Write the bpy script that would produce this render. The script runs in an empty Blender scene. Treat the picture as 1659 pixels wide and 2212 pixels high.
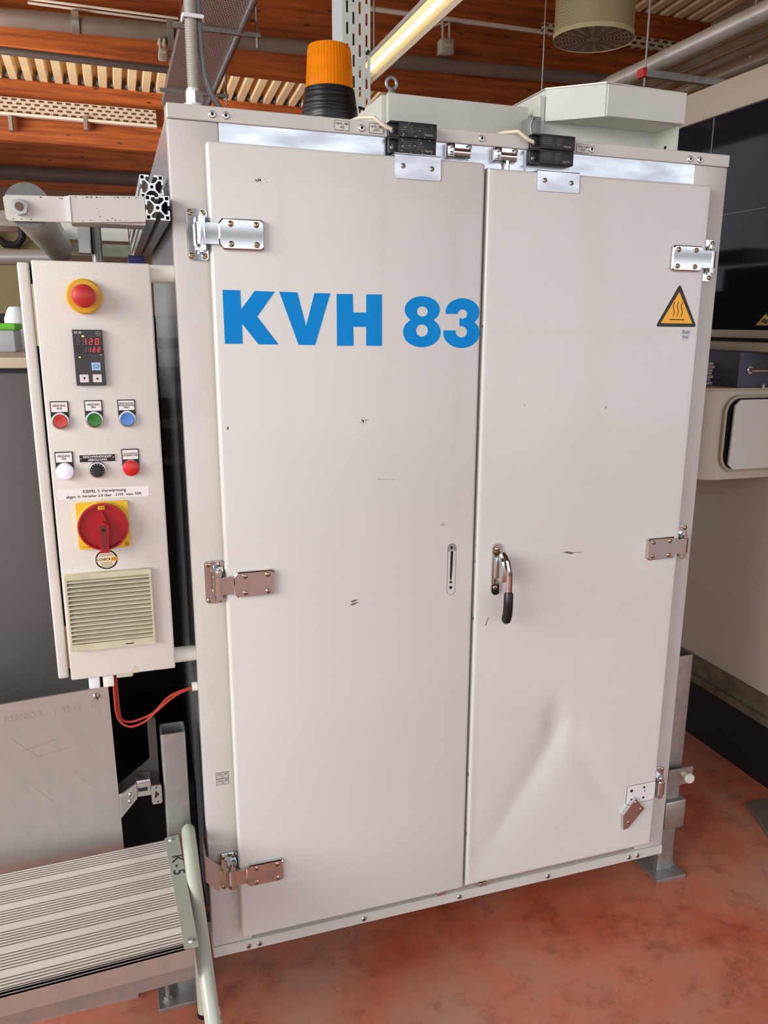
import bpy, bmesh, math, random
from mathutils import Vector, Matrix
from mathutils.geometry import tessellate_polygon
random.seed(7)
PI = math.pi
scene = bpy.context.scene
COL = scene.collection

# ------------------------------------------------------------------ camera
RT = ((0.94336865, -0.07107128, 0.32404394),
      (-0.33156816, -0.23399803, 0.91395157),
      (0.01086993, -0.96963591, -0.24431138))     # columns: right, down, forward in the world
CAM = (-0.1317, -1.8398, 1.5793)
FPX, CX, CY = 1775.758, 829.5 + 55.93, 1106 + 43.36
cd = bpy.data.cameras.new('camera')
cam = bpy.data.objects.new('camera', cd)
COL.objects.link(cam)
cd.sensor_fit = 'VERTICAL'
cd.sensor_height = 36.0
cd.lens = FPX / 2212 * 36.0
cd.shift_x = -55.93 / 2212
cd.shift_y = 43.36 / 2212
cd.clip_start = 0.02
cd.clip_end = 200
cam.matrix_world = Matrix([[RT[i][0], -RT[i][1], -RT[i][2], CAM[i]] for i in range(3)] + [[0, 0, 0, 1]])
scene.camera = cam


def at(px, py, ax, v):
    """the point of the plane ax = v that the photograph shows at a pixel"""
    d = ((px - CX) / FPX, (py - CY) / FPX, 1.0)
    w = [sum(RT[i][k] * d[k] for k in range(3)) for i in range(3)]
    i = 'xyz'.index(ax)
    t = (v - CAM[i]) / w[i]
    return Vector([CAM[k] + t * w[k] for k in range(3)])


# ------------------------------------------------------------------ light
world = bpy.data.worlds.new('world')
scene.world = world
world.use_nodes = True
bg = world.node_tree.nodes['Background']
bg.inputs[0].default_value = (0.86, 0.92, 1.0, 1)
bg.inputs[1].default_value = 1.28
scene.view_settings.view_transform = 'Standard'
scene.view_settings.look = 'None'
scene.view_settings.gamma = 1
scene.view_settings.use_curve_mapping = False
scene.view_settings.exposure = 0.69


def area(name, loc, target, sx, sy, power, col, spread=180):
    l = bpy.data.lights.new(name, 'AREA')
    l.shape = 'RECTANGLE'
    l.size = sx
    l.size_y = sy
    l.energy = power
    l.color = col
    l.spread = math.radians(spread)
    o = bpy.data.objects.new(name, l)
    COL.objects.link(o)
    o.location = loc
    o.rotation_euler = (Vector(target) - Vector(loc)).to_track_quat('-Z', 'Y').to_euler()
    return o


area('window_daylight_side', (-4.85, -2.0, 2.6), (0.6, 0.0, 0.7), 5.0, 2.8, 88, (1.0, 0.98, 0.95), 110)
area('window_daylight_hall', (-4.85, 9.0, 2.6), (-0.6, 12.5, 5.3), 5.5, 2.2, 125, (1.0, 0.93, 0.84), 75)


# ------------------------------------------------------------------ materials
def lin(c):
    return tuple(((x / 255) / 12.92 if x / 255 <= 0.04045 else ((x / 255 + 0.055) / 1.055) ** 2.4) for x in c)


def newmat(name):
    m = bpy.data.materials.new(name)
    m.use_nodes = True
    nt = m.node_tree
    return m, nt, nt.nodes['Principled BSDF']


def mat(name, col, rough=0.5, metal=0.0, bump=0.0, bscale=200.0, var=0.0, vscale=3.0, coat=0.0, col2=None,
        stretch=(1, 1, 1), rvar=0.0, emit=0.0, spec=0.5, detail=3.0):
    m, nt, b = newmat(name)
    N, L = nt.nodes, nt.links
    c1 = lin(col)
    b.inputs['Base Color'].default_value = (*c1, 1)
    b.inputs['Roughness'].default_value = rough
    b.inputs['Metallic'].default_value = metal
    b.inputs['Coat Weight'].default_value = coat
    b.inputs['Specular IOR Level'].default_value = spec
    if emit:
        b.inputs['Emission Color'].default_value = (*c1, 1)
        b.inputs['Emission Strength'].default_value = emit
    tc = N.new('ShaderNodeTexCoord')
    mp = N.new('ShaderNodeMapping')
    mp.inputs['Scale'].default_value = stretch
    g = N.new('ShaderNodeNewGeometry')
    L.new(g.outputs['Position'], mp.inputs['Vector'])
    if var or col2 or rvar:
        n = N.new('ShaderNodeTexNoise')
        n.inputs['Scale'].default_value = vscale
        n.inputs['Detail'].default_value = detail
        L.new(mp.outputs[0], n.inputs['Vector'])
        r = N.new('ShaderNodeValToRGB')
        r.color_ramp.elements[0].position = 0.35
        r.color_ramp.elements[1].position = 0.65
        c2 = lin(col2) if col2 else tuple(x * (1 - var) for x in c1)
        r.color_ramp.elements[0].color = (*c1, 1)
        r.color_ramp.elements[1].color = (*c2, 1)
        L.new(n.outputs['Fac'], r.inputs['Fac'])
        L.new(r.outputs['Color'], b.inputs['Base Color'])
        if rvar:
            mr = N.new('ShaderNodeMapRange')
            mr.inputs['From Min'].default_value = 0.3
            mr.inputs['From Max'].default_value = 0.7
            mr.inputs['To Min'].default_value = max(0.02, rough - rvar)
            mr.inputs['To Max'].default_value = rough + rvar
            L.new(n.outputs['Fac'], mr.inputs['Value'])
            L.new(mr.outputs[0], b.inputs['Roughness'])
    if bump:
        n2 = N.new('ShaderNodeTexNoise')
        n2.inputs['Scale'].default_value = bscale
        n2.inputs['Detail'].default_value = 2
        L.new(mp.outputs[0], n2.inputs['Vector'])
        bp = N.new('ShaderNodeBump')
        bp.inputs['Strength'].default_value = bump
        bp.inputs['Distance'].default_value = 0.002
        L.new(n2.outputs['Fac'], bp.inputs['Height'])
        L.new(bp.outputs[0], b.inputs['Normal'])
    return m


M = {}
M['paint'] = mat('cabinet_paint', (215, 213, 207), 0.33, bump=0.06, bscale=260, var=0.05, vscale=2.2, coat=0.25)
M['frame'] = mat('frame_paint', (205, 201, 194), 0.35, bump=0.05, bscale=260, var=0.07, vscale=6)
M['encl'] = mat('textured_paint', (222, 217, 209), 0.5, bump=0.35, bscale=420, var=0.07, vscale=5)
M['boxgrey'] = mat('pale_box_paint', (206, 206, 196), 0.45, bump=0.08, bscale=300, var=0.08, vscale=5)
M['alu'] = mat('aluminium', (205, 206, 210), 0.24, 0.9, var=0.22, vscale=30, rvar=0.08, stretch=(0.25, 1, 1))
M['alubright'] = mat('bright_aluminium', (214, 212, 208), 0.33, 1.0, var=0.1, vscale=40)
M['brushed'] = mat('brushed_steel', (196, 190, 184), 0.42, 0.75, var=0.12, vscale=22, rvar=0.06, stretch=(1, 1, 0.4), bump=0.03, bscale=90)
M['zinc'] = mat('galvanised_steel', (182, 180, 176), 0.42, 0.8, var=0.25, vscale=25, rvar=0.1)
M['polished'] = mat('polished_side_sheet', (214, 218, 222), 0.22, 0.65, var=0.12, vscale=8)
M['chrome'] = mat('chrome', (206, 206, 206), 0.07, 1.0)
M['screw'] = mat('nickel_screw', (190, 170, 140), 0.28, 1.0)
M['dark'] = mat('dark_slot', (22, 21, 20), 0.7)
M['black'] = mat('black_plastic', (34, 33, 34), 0.45, var=0.25, vscale=60)
M['blacktape'] = mat('black_tape', (20, 19, 19), 0.3, bump=0.5, bscale=45, stretch=(0.3, 0.3, 4))
M['blackrub'] = mat('black_grip', (9, 9, 9), 0.35)
M['print'] = mat('grey_print', (150, 150, 150), 0.6)
M['worn'] = mat('worn_print', (168, 166, 164), 0.7)
M['blue'] = mat('blue_vinyl', (0, 138, 216), 0.5, var=0.06, vscale=12, spec=0.15)
M['ink'] = mat('black_ink', (28, 27, 27), 0.5)
M['tag'] = mat('tag_white', (214, 210, 200), 0.5)
M['label'] = mat('label_white', (240, 234, 230), 0.45)
M['signyel'] = mat('sign_yellow', (248, 178, 38), 0.4)
M['signblk'] = mat('sign_black', (28, 25, 22), 0.4)
M['estopyel'] = mat('signal_yellow', (226, 166, 22), 0.4, var=0.08, vscale=60)
M['swyel'] = mat('switch_yellow', (236, 190, 28), 0.4)
M['red'] = mat('signal_red', (188, 42, 40), 0.4)
M['swred'] = mat('switch_red', (172, 14, 26), 0.32)
M['swdark'] = mat('switch_red_dark', (120, 30, 36), 0.4)
M['btnred'] = mat('button_red', (198, 62, 52), 0.35)
M['btngreen'] = mat('button_green', (44, 118, 40), 0.35)
M['btnblue'] = mat('button_blue', (82, 136, 204), 0.35)
M['btnwhite'] = mat('lit_white_lens', (232, 230, 244), 0.3, emit=0.15)
M['lampred'] = mat('lamp_red', (206, 32, 36), 0.3)
M['ring'] = mat('satin_ring', (198, 198, 198), 0.3, 1.0)
M['ksgrey'] = mat('controller_grey', (58, 56, 57), 0.5)
M['ksdisp'] = mat('display_window', (36, 30, 31), 0.35)
M['segoff'] = mat('segment_off', (92, 86, 84), 0.5)
M['segon'] = mat('segment_lit', (255, 40, 56), 0.5, emit=1.3)
M['ledor'] = mat('led_orange', (255, 160, 60), 0.5, emit=1.5)
M['ledgr'] = mat('led_green', (190, 214, 60), 0.5, emit=1.0)
M['keyblue'] = mat('key_blue', (160, 192, 228), 0.5)
M['keyblueink'] = mat('key_blue_ink', (40, 96, 150), 0.5)
M['keywhite'] = mat('key_white', (226, 218, 216), 0.5)
M['vent'] = mat('vent_plastic', (208, 203, 172), 0.5, var=0.12, vscale=30)
M['nylon'] = mat('white_nylon', (240, 238, 228), 0.35)
M['redcable'] = mat('red_cable', (170, 48, 26), 0.45)
M['greycable'] = mat('grey_cable', (112, 112, 112), 0.45)
M['cream'] = mat('cream_cable', (216, 208, 184), 0.45)
M['rubber'] = mat('yellowed_rubber', (178, 158, 110), 0.5)
M['whiterub'] = mat('white_bumper', (205, 202, 186), 0.5)
M['armwhite'] = mat('chipped_white_paint', (208, 206, 198), 0.5, bump=0.1, bscale=90)
M['tread'] = mat('tread_aluminium', (234, 226, 218), 0.45, 0.2, var=0.14, vscale=9, stretch=(0.15, 1, 1))
M['grime'] = mat('groove_dirt', (120, 106, 94), 0.7)
M['greyplate'] = mat('grey_green_plate', (158, 162, 150), 0.5)
M['tube'] = mat('grey_green_tube', (186, 190, 176), 0.3, coat=0.4)
M['sticker'] = mat('blue_sticker', (34, 58, 130), 0.4)
M['gmach'] = mat('dark_grey_panel', (98, 93, 89), 0.42, var=0.06, vscale=4)
M['bench'] = mat('bench_top', (206, 190, 166), 0.5)
M['voidblk'] = mat('void_black', (16, 14, 14), 0.6)  # near-black puts the shade of voids into colour; also black cable and hose
M['greenlid'] = mat('green_lid', (120, 210, 60), 0.4)
M['bin'] = mat('grey_bin', (196, 192, 196), 0.4)
M['white'] = mat('plain_white', (236, 238, 240), 0.4)
M['beige'] = mat('machine_beige', (198, 188, 172), 0.5, bump=0.05, bscale=200)
M['beigelt'] = mat('machine_light_beige', (180, 166, 146), 0.5)
M['cover'] = mat('cover_offwhite', (214, 211, 202), 0.5)
M['navy'] = mat('navy_paint', (70, 70, 88), 0.5, bump=0.1, bscale=300)
M['navydark'] = mat('black_kick_plate', (15, 16, 21), 0.5, var=0.3, vscale=14)
M['channel'] = mat('dirty_channel', (118, 106, 86), 0.6, var=0.4, vscale=20)
M['glassdark'] = mat('tinted_glass', (24, 25, 33), 0.04, spec=0.13)
M['sheets'] = mat('sheet_stack', (196, 180, 168), 0.6, var=0.4, vscale=6, stretch=(1, 1, 40))
M['deck'] = mat('ceiling_deck', (248, 224, 180), 0.6, var=0.1, vscale=2)
M['foam'] = mat('grey_foam', (92, 98, 106), 0.9, bump=0.6, bscale=40)
M['cpipe'] = mat('grey_pipe', (128, 112, 104), 0.5, var=0.15, vscale=3)
M['dpipe'] = mat('dark_pipe', (84, 72, 70), 0.5)
M['wpipe'] = mat('white_conduit', (226, 216, 206), 0.5)
M['steelpipe'] = mat('galvanised_duct', (196, 188, 182), 0.36, 0.5, var=0.15, vscale=5)
M['lamp'] = mat('lamp_housing', (222, 216, 208), 0.45)
M['lampref'] = mat('lamp_reflector', (250, 232, 190), 0.4, emit=0.12)
M['lamptube'] = mat('lamp_tube', (255, 246, 205), 0.5, emit=1.6)
M['jbox'] = mat('junction_box_grey', (178, 166, 150), 0.5)
M['wallfar'] = mat('far_wall', (150, 128, 104), 0.7, var=0.1, vscale=0.6)
M['machfar'] = mat('far_machine', (176, 166, 148), 0.6, var=0.15, vscale=1)
M['pinkish'] = mat('stacked_film', (214, 192, 186), 0.5, var=0.25, vscale=4, stretch=(0.2, 1, 14))
M['yellowish'] = mat('far_yellow_machine', (152, 138, 92), 0.6, var=0.3, vscale=2)
M['ductsilver'] = mat('far_duct', (196, 188, 180), 0.4, 0.4)
M['paintchip'] = mat('chip_brown', (110, 98, 86), 0.7)
M['smudge'] = mat('smudge_grey', (178, 170, 162), 0.5)
M['tape_scar'] = mat('bare_scar', (222, 218, 214), 0.5)
M['rodsteel'] = mat('dark_steel_rod', (110, 106, 102), 0.35, 0.9)
M['blueclip'] = mat('blue_clip', (26, 40, 110), 0.4)
M['mesh_disc'] = mat('diffuser_disc', (176, 166, 150), 0.5)
M['floorpad'] = mat('steel_pad', (120, 108, 98), 0.45, 0.4)


def lens_material():
    m, nt, b = newmat('amber_lens')
    b.inputs['Base Color'].default_value = (*lin((255, 150, 24)), 1)
    b.inputs['Roughness'].default_value = 0.12
    b.inputs['Transmission Weight'].default_value = 0.4
    b.inputs['IOR'].default_value = 1.3
    return m


M['lens'] = lens_material()
M['lenscore'] = mat('amber_core', (255, 176, 50), 0.3)


def dots_material(name, base, dot, fx, fy, ax=('x', 'y'), duty=0.35, rough=0.5, metal=0.2, dy=None):
    """a punched sheet too fine to pick the holes apart"""
    m, nt, b = newmat(name)
    N, L = nt.nodes, nt.links
    g = N.new('ShaderNodeNewGeometry')
    s = N.new('ShaderNodeSeparateXYZ')
    L.new(g.outputs['Position'], s.inputs[0])

    def mth(op, a, bb=None):
        n = N.new('ShaderNodeMath')
        n.operation = op
        for k, v in enumerate((a, bb)):
            if v is None:
                continue
            if isinstance(v, (int, float)):
                n.inputs[k].default_value = v
            else:
                L.new(v, n.inputs[k])
        return n.outputs[0]
    o = {'x': s.outputs[0], 'y': s.outputs[1], 'z': s.outputs[2]}
    u = mth('MULTIPLY', o[ax[0]], fx)
    v = mth('MULTIPLY', o[ax[1]], fy)
    row = mth('FLOOR', v)
    u2 = mth('ADD', u, mth('MULTIPLY', row, 0.5))
    a = mth('LESS_THAN', mth('ABSOLUTE', mth('SUBTRACT', mth('FRACT', u2), 0.5)), duty)
    c = mth('LESS_THAN', mth('ABSOLUTE', mth('SUBTRACT', mth('FRACT', v), 0.5)), dy or duty)
    f = mth('MULTIPLY', a, c)
    mx = N.new('ShaderNodeMix')
    mx.data_type = 'RGBA'
    mx.inputs[6].default_value = (*lin(base), 1)
    mx.inputs[7].default_value = (*lin(dot), 1)
    L.new(f, mx.inputs[0])
    L.new(mx.outputs[2], b.inputs['Base Color'])
    b.inputs['Roughness'].default_value = rough
    b.inputs['Metallic'].default_value = metal
    return m


M['punch_y'] = dots_material('punched_tray_along', (228, 216, 208), (104, 90, 82), 60, 30, ('x', 'y'), 0.2, dy=0.3, metal=0.0)
M['punch_x'] = dots_material('punched_tray_across', (206, 190, 176), (96, 66, 46), 7, 16, ('x', 'z'), 0.3, dy=0.26)
M['punch_c'] = dots_material('punched_cylinder', (190, 178, 138), (150, 136, 100), 110, 110, ('x', 'z'), 0.28)


def wood_material():
    m, nt, b = newmat('glulam_wood')
    N, L = nt.nodes, nt.links
    g = N.new('ShaderNodeNewGeometry')
    mp = N.new('ShaderNodeMapping')
    mp.inputs['Scale'].default_value = (0.35, 1.0, 7.0)
    L.new(g.outputs['Position'], mp.inputs['Vector'])
    n = N.new('ShaderNodeTexNoise')
    n.inputs['Scale'].default_value = 2.2
    n.inputs['Detail'].default_value = 8
    n.inputs['Roughness'].default_value = 0.65
    L.new(mp.outputs[0], n.inputs['Vector'])
    r = N.new('ShaderNodeValToRGB')
    e = r.color_ramp.elements
    e[0].position, e[0].color = 0.3, (*lin((112, 48, 14)), 1)
    e[1].position, e[1].color = 0.7, (*lin((192, 100, 38)), 1)
    L.new(n.outputs['Fac'], r.inputs['Fac'])
    # knots
    mp2 = N.new('ShaderNodeMapping')
    mp2.inputs['Scale'].default_value = (1.6, 1.0, 5.0)
    L.new(g.outputs['Position'], mp2.inputs['Vector'])
    v = N.new('ShaderNodeTexVoronoi')
    v.inputs['Scale'].default_value = 1.3
    L.new(mp2.outputs[0], v.inputs['Vector'])
    k = N.new('ShaderNodeMapRange')
    k.inputs['From Min'].default_value = 0.06
    k.inputs['From Max'].default_value = 0.13
    L.new(v.outputs['Distance'], k.inputs['Value'])
    mx = N.new('ShaderNodeMix')
    mx.data_type = 'RGBA'
    mx.inputs[6].default_value = (*lin((82, 34, 14)), 1)
    L.new(k.outputs[0], mx.inputs[0])
    L.new(r.outputs['Color'], mx.inputs[7])
    L.new(mx.outputs[2], b.inputs['Base Color'])
    b.inputs['Roughness'].default_value = 0.55
    return m


M['wood'] = wood_material()


def floor_material():
    m, nt, b = newmat('red_painted_concrete')
    N, L = nt.nodes, nt.links
    g = N.new('ShaderNodeNewGeometry')

    def noise(scale, detail, rough=0.6, loc=(0, 0, 0), dist=0.0):
        mp = N.new('ShaderNodeMapping')
        mp.inputs['Location'].default_value = loc
        L.new(g.outputs['Position'], mp.inputs['Vector'])
        n = N.new('ShaderNodeTexNoise')
        n.inputs['Scale'].default_value = scale
        n.inputs['Detail'].default_value = detail
        n.inputs['Roughness'].default_value = rough
        n.inputs['Distortion'].default_value = dist
        L.new(mp.outputs[0], n.inputs['Vector'])
        return n.outputs['Fac']

    def ramp(f, stops):
        r = N.new('ShaderNodeValToRGB')
        e = r.color_ramp.elements
        while len(e) < len(stops):
            e.new(0.5)
        for k, (p, c) in enumerate(stops):
            e[k].position = p
            e[k].color = (*c, 1)
        L.new(f, r.inputs['Fac'])
        return r.outputs['Color']

    def mix(f, a, c, mode='MIX'):
        x = N.new('ShaderNodeMix')
        x.data_type = 'RGBA'
        x.blend_type = mode
        for sock, val in ((0, f), (6, a), (7, c)):
            if isinstance(val, (float, int)):
                x.inputs[sock].default_value = val
            elif isinstance(val, tuple):
                x.inputs[sock].default_value = (*val, 1)
            else:
                L.new(val, x.inputs[sock])
        return x.outputs[2]
    base = ramp(noise(1.7, 6, 0.6, (3, 1, 0), 0.3), [(0.34, lin((196, 88, 52))), (0.5, lin((208, 128, 100))), (0.66, lin((198, 148, 126)))])
    fine = ramp(noise(11, 10, 0.75, (0, 5, 0), 0.15), [(0.36, lin((128, 84, 66))), (0.5, lin((214, 208, 204)))])
    c = mix(0.55, base, fine, 'MULTIPLY')
    spots = ramp(noise(34, 8, 0.75, (7, 2, 0), 0.5), [(0.63, (0, 0, 0)), (0.72, (0.8, 0.8, 0.8))])
    c = mix(spots, c, lin((112, 62, 44)))
    L.new(c, b.inputs['Base Color'])
    b.inputs['Roughness'].default_value = 0.42
    bp = N.new('ShaderNodeBump')
    bp.inputs['Strength'].default_value = 0.15
    bp.inputs['Distance'].default_value = 0.004
    L.new(noise(30, 6), bp.inputs['Height'])
    L.new(bp.outputs[0], b.inputs['Normal'])
    return m


M['floor'] = floor_material()


# ------------------------------------------------------------------ mesh helpers
class G:
    def __init__(self):
        self.v, self.f = [], []

    def add(self, vs, fs):
        n = len(self.v)
        self.v += [tuple(p) for p in vs]
        self.f += [tuple(i + n for i in f) for f in fs]
        return self

    def bm(self, b):
        b.verts.index_update()
        self.add([v.co for v in b.verts], [[v.index for v in f.verts] for f in b.faces])
        b.free()
        return self

    def box(self, x0, x1, y0, y1, z0, z1, bev=0.0, seg=2):
        b = bmesh.new()
        bmesh.ops.create_cube(b, size=1)
        for v in b.verts:
            v.co = ((x0 + x1) / 2 + v.co.x * (x1 - x0), (y0 + y1) / 2 + v.co.y * (y1 - y0), (z0 + z1) / 2 + v.co.z * (z1 - z0))
        if bev:
            bmesh.ops.bevel(b, geom=b.edges[:], offset=bev, segments=seg, profile=0.5, affect='EDGES')
        return self.bm(b)

    def lathe(self, prof, c=(0, 0, 0), axis='z', n=24, cap=True):
        """prof: list of (radius, height along the axis)"""
        vs, fs = [], []
        for r, h in prof:
            for k in range(n):
                a = 2 * PI * k / n
                u, w = r * math.cos(a), r * math.sin(a)
                p = {'z': (u, w, h), 'y': (u, h, -w), 'x': (h, u, w)}[axis]
                vs.append((p[0] + c[0], p[1] + c[1], p[2] + c[2]))
        for i in range(len(prof) - 1):
            for k in range(n):
                fs.append((i * n + k, i * n + (k + 1) % n, (i + 1) * n + (k + 1) % n, (i + 1) * n + k))
        if cap:
            fs.append(tuple(range(n))[::-1])
            fs.append(tuple((len(prof) - 1) * n + k for k in range(n)))
        return self.add(vs, fs)

    def cyl(self, p0, p1, r, n=16, r1=None):
        return self.tube([p0, p1], r, n, rs=[r, r if r1 is None else r1])

    def tube(self, path, r, n=10, rs=None):
        P = [Vector(p) for p in path]
        vs, fs = [], []
        t0 = (P[1] - P[0]).normalized()
        up = Vector((0, 0, 1)) if abs(t0.z) < 0.9 else Vector((1, 0, 0))
        s = t0.cross(up).normalized()
        for i, p in enumerate(P):
            if i == 0:
                t = P[1] - P[0]
            elif i == len(P) - 1:
                t = P[-1] - P[-2]
            else:
                t = (P[i + 1] - p).normalized() + (p - P[i - 1]).normalized()
            t.normalize()
            s = (s - t * s.dot(t)).normalized()
            w = t.cross(s)
            rr = rs[i] if rs else r
            for k in range(n):
                a = 2 * PI * k / n
                vs.append(p + (s * math.cos(a) + w * math.sin(a)) * rr)
        for i in range(len(P) - 1):
            for k in range(n):
                fs.append((i * n + k, i * n + (k + 1) % n, (i + 1) * n + (k + 1) % n, (i + 1) * n + k))
        fs.append(tuple(range(n))[::-1])
        fs.append(tuple((len(P) - 1) * n + k for k in range(n)))
        return self.add(vs, fs)

    def prism(self, loops, w0, w1, fr):
        """loops of (u, v), the first outer, the others holes; fr(u, v, w) gives the point"""
        tris = tessellate_polygon([[Vector((u, v, 0)) for u, v in lp] for lp in loops])
        flat = [p for lp in loops for p in lp]
        n = len(flat)
        vs = [fr(u, v, w0) for u, v in flat] + [fr(u, v, w1) for u, v in flat]
        fs = [tuple(t) for t in tris] + [tuple(i + n for i in reversed(t)) for t in tris]
        o = 0
        for lp in loops:
            m = len(lp)
            for k in range(m):
                a, c = o + k, o + (k + 1) % m
                fs.append((a, c, c + n, a + n))
            o += m
        return self.add(vs, fs)

    def sheet(self, loops, w0, w1, fr):
        """as prism, for sheets with many holes: filled by a 2D curve"""
        c = bpy.data.curves.new('outline', 'CURVE')
        c.dimensions = '2D'
        c.fill_mode = 'BOTH'
        c.extrude = abs(w1 - w0) / 2
        for lp in loops:
            sp = c.splines.new('POLY')
            sp.points.add(len(lp) - 1)
            for k, (u, v) in enumerate(lp):
                sp.points[k].co = (u, v, 0, 1)
            sp.use_cyclic_u = True
        t = bpy.data.objects.new('outline', c)
        me = bpy.data.meshes.new_from_object(t)
        self.add([fr(v.co.x, v.co.y, (w0 + w1) / 2 + v.co.z) for v in me.vertices], [tuple(p.vertices) for p in me.polygons])
        bpy.data.meshes.remove(me)
        bpy.data.objects.remove(t)
        bpy.data.curves.remove(c)
        return self

    def quad(self, a, b, c, d):
        return self.add([a, b, c, d], [(0, 1, 2, 3)])

    def move(self, mtx):
        self.v = [tuple(mtx @ Vector(p)) for p in self.v]
        return self


XZ = lambda u, v, w: (u, w, v)
XY = lambda u, v, w: (u, v, w)
YZ = lambda u, v, w: (w, u, v)


def rrect(x0, x1, z0, z1, r, n=4, corners=(1, 1, 1, 1)):
    pts = []
    for k, (cx, cz, a0) in enumerate(((x1 - r, z1 - r, 0), (x0 + r, z1 - r, 90), (x0 + r, z0 + r, 180), (x1 - r, z0 + r, 270))):
        if not corners[k]:
            pts.append(((x1, z1), (x0, z1), (x0, z0), (x1, z0))[k])
            continue
        for i in range(n + 1):
            a = math.radians(a0 + 90 * i / n)
            pts.append((cx + r * math.cos(a), cz + r * math.sin(a)))
    return pts


def ell(cx, cz, rx, rz, n=20, a0=0, a1=360):
    full = abs(a1 - a0) >= 360
    k = n if full else n + 1
    return [(cx + rx * math.cos(math.radians(a0 + (a1 - a0) * i / n)), cz + rz * math.sin(math.radians(a0 + (a1 - a0) * i / n))) for i in range(k)]


ORG = {}


def world_of(o):
    return ORG.get(o.name, Vector((0, 0, 0)))


def thing(name, loc, label, cat, group=None):
    o = bpy.data.objects.new(name, None)
    o.empty_display_size = 0.05
    COL.objects.link(o)
    o.location = loc
    ORG[o.name] = Vector(loc)
    tag(o, label, cat, group)
    return o


def tag(o, label, cat=None, group=None, kind=None):
    if label:
        o['label'] = label
    if cat:
        o['category'] = cat
    if group:
        o['group'] = group
    if kind:
        o['kind'] = kind
    return o


def mk(name, geo, m, parent=None, label=None, smooth=True, org=None, ang=32, kind=None):
    """one mesh object; geo is a G or a list of (G, material)"""
    if isinstance(geo, G):
        geo = [(geo, m)]
    V = [p for g, _ in geo for p in g.v]
    lo = [min(p[i] for p in V) for i in range(3)]
    hi = [max(p[i] for p in V) for i in range(3)]
    o_ = Vector(org) if org else Vector(((lo[0] + hi[0]) / 2, (lo[1] + hi[1]) / 2, lo[2]))
    vs, fs, mi = [], [], []
    for k, (g, mm) in enumerate(geo):
        n = len(vs)
        vs += [(p[0] - o_.x, p[1] - o_.y, p[2] - o_.z) for p in g.v]
        fs += [tuple(i + n for i in f) for f in g.f]
        mi += [k] * len(g.f)
    me = bpy.data.meshes.new(name)
    me.from_pydata(vs, [], fs)
    b = bmesh.new()
    b.from_mesh(me)
    bmesh.ops.recalc_face_normals(b, faces=b.faces[:])
    b.to_mesh(me)
    b.free()
    for g, mm in geo:
        me.materials.append(M[mm] if isinstance(mm, str) else mm)
    me.polygons.foreach_set('material_index', mi)
    if smooth:
        me.shade_smooth()
        me.set_sharp_from_angle(angle=math.radians(ang))
    me.update()
    o = bpy.data.objects.new(name, me)
    COL.objects.link(o)
    if parent:
        o.parent = parent
        o.location = o_ - world_of(parent)
    else:
        o.location = o_
    ORG[o.name] = o_
    if label:
        o['label'] = label
    if kind:
        o['kind'] = kind
    return o


def inst(src, loc, parent, rot=None, scale=None):
    """another copy of a piece at a world point"""
    o = src.copy()
    COL.objects.link(o)
    o.parent = parent
    o.location = Vector(loc) - (world_of(parent) if parent else Vector((0, 0, 0)))
    if rot:
        o.rotation_euler = rot
    if scale:
        o.scale = scale
    ORG[o.name] = Vector(loc)
    return o


def text(name, s, x, y, z, size, m, parent, align='CENTER', bold=0.0, spacing=1.0, sx=1.0, fr=None, rot=0.0, thick=0.0003):
    """flat lettering on a plane that faces the viewer side (-y); x, z the middle of the line"""
    c = bpy.data.curves.new(name, 'FONT')
    c.body = s
    c.size = size
    c.align_x = align
    c.align_y = 'CENTER'
    c.offset = bold
    c.space_character = spacing
    c.resolution_u = 3
    t = bpy.data.objects.new(name, c)
    me = bpy.data.meshes.new_from_object(t)
    g = G()
    ca, sa = math.cos(rot), math.sin(rot)
    vs = []
    for v in me.vertices:
        u, w = v.co.x * sx, v.co.y
        u, w = u * ca - w * sa, u * sa + w * ca
        vs.append(fr(u, w) if fr else (x + u, y, z + w))
    g.add(vs, [tuple(p.vertices) for p in me.polygons])
    bpy.data.meshes.remove(me)
    bpy.data.objects.remove(t)
    bpy.data.curves.remove(c)
    if not g.v:
        return None
    return mk(name, g, m, parent, smooth=False)


# a slotted screw head that looks to -y, made once and copied
def screw_mesh(r, h, name, m='screw', parent=None, loc=(0, 0, 0), slot=True, ang=0.6):
    g = G().lathe([(r, 0), (r * 0.98, -h * 0.4), (r * 0.75, -h * 0.8), (r * 0.35, -h), (0.0001, -h)], loc, 'y', 14)
    parts = [(g, m)]
    if slot:
        s = G().box(-r * 0.92, r * 0.92, -h * 1.06, -h * 0.5, -r * 0.13, r * 0.13)
        s.move(Matrix.Translation(loc) @ Matrix.Rotation(ang, 4, 'Y'))
        parts.append((s, 'dark'))
    return mk(name, parts, None, parent, org=loc)


def screws(parent, pts, r=0.006, h=0.003, m='screw', name='screw', slot=True):
    first = None
    for p in pts:
        if first is None:
            first = screw_mesh(r, h, name, m, parent, p, slot, random.uniform(0, PI))
        else:
            inst(first, p, parent, (0, random.uniform(0, PI), 0))


# ================================================================== THE SETTING
FZ = -0.12
fl = mk('floor', G().box(-7, 13, -7, 26, FZ - 0.1, FZ), 'floor', smooth=False)
tag(fl, 'worn red painted concrete factory floor', None, None, 'structure')

# ceiling: folded deck with glued-laminated beams below it
DZ0 = 5.94


def deckz(y):            # the roof falls gently towards the far end
    return max(DZ0 - 0.065 * (y - 9.5), DZ0 - 0.065 * 5.55)


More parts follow.
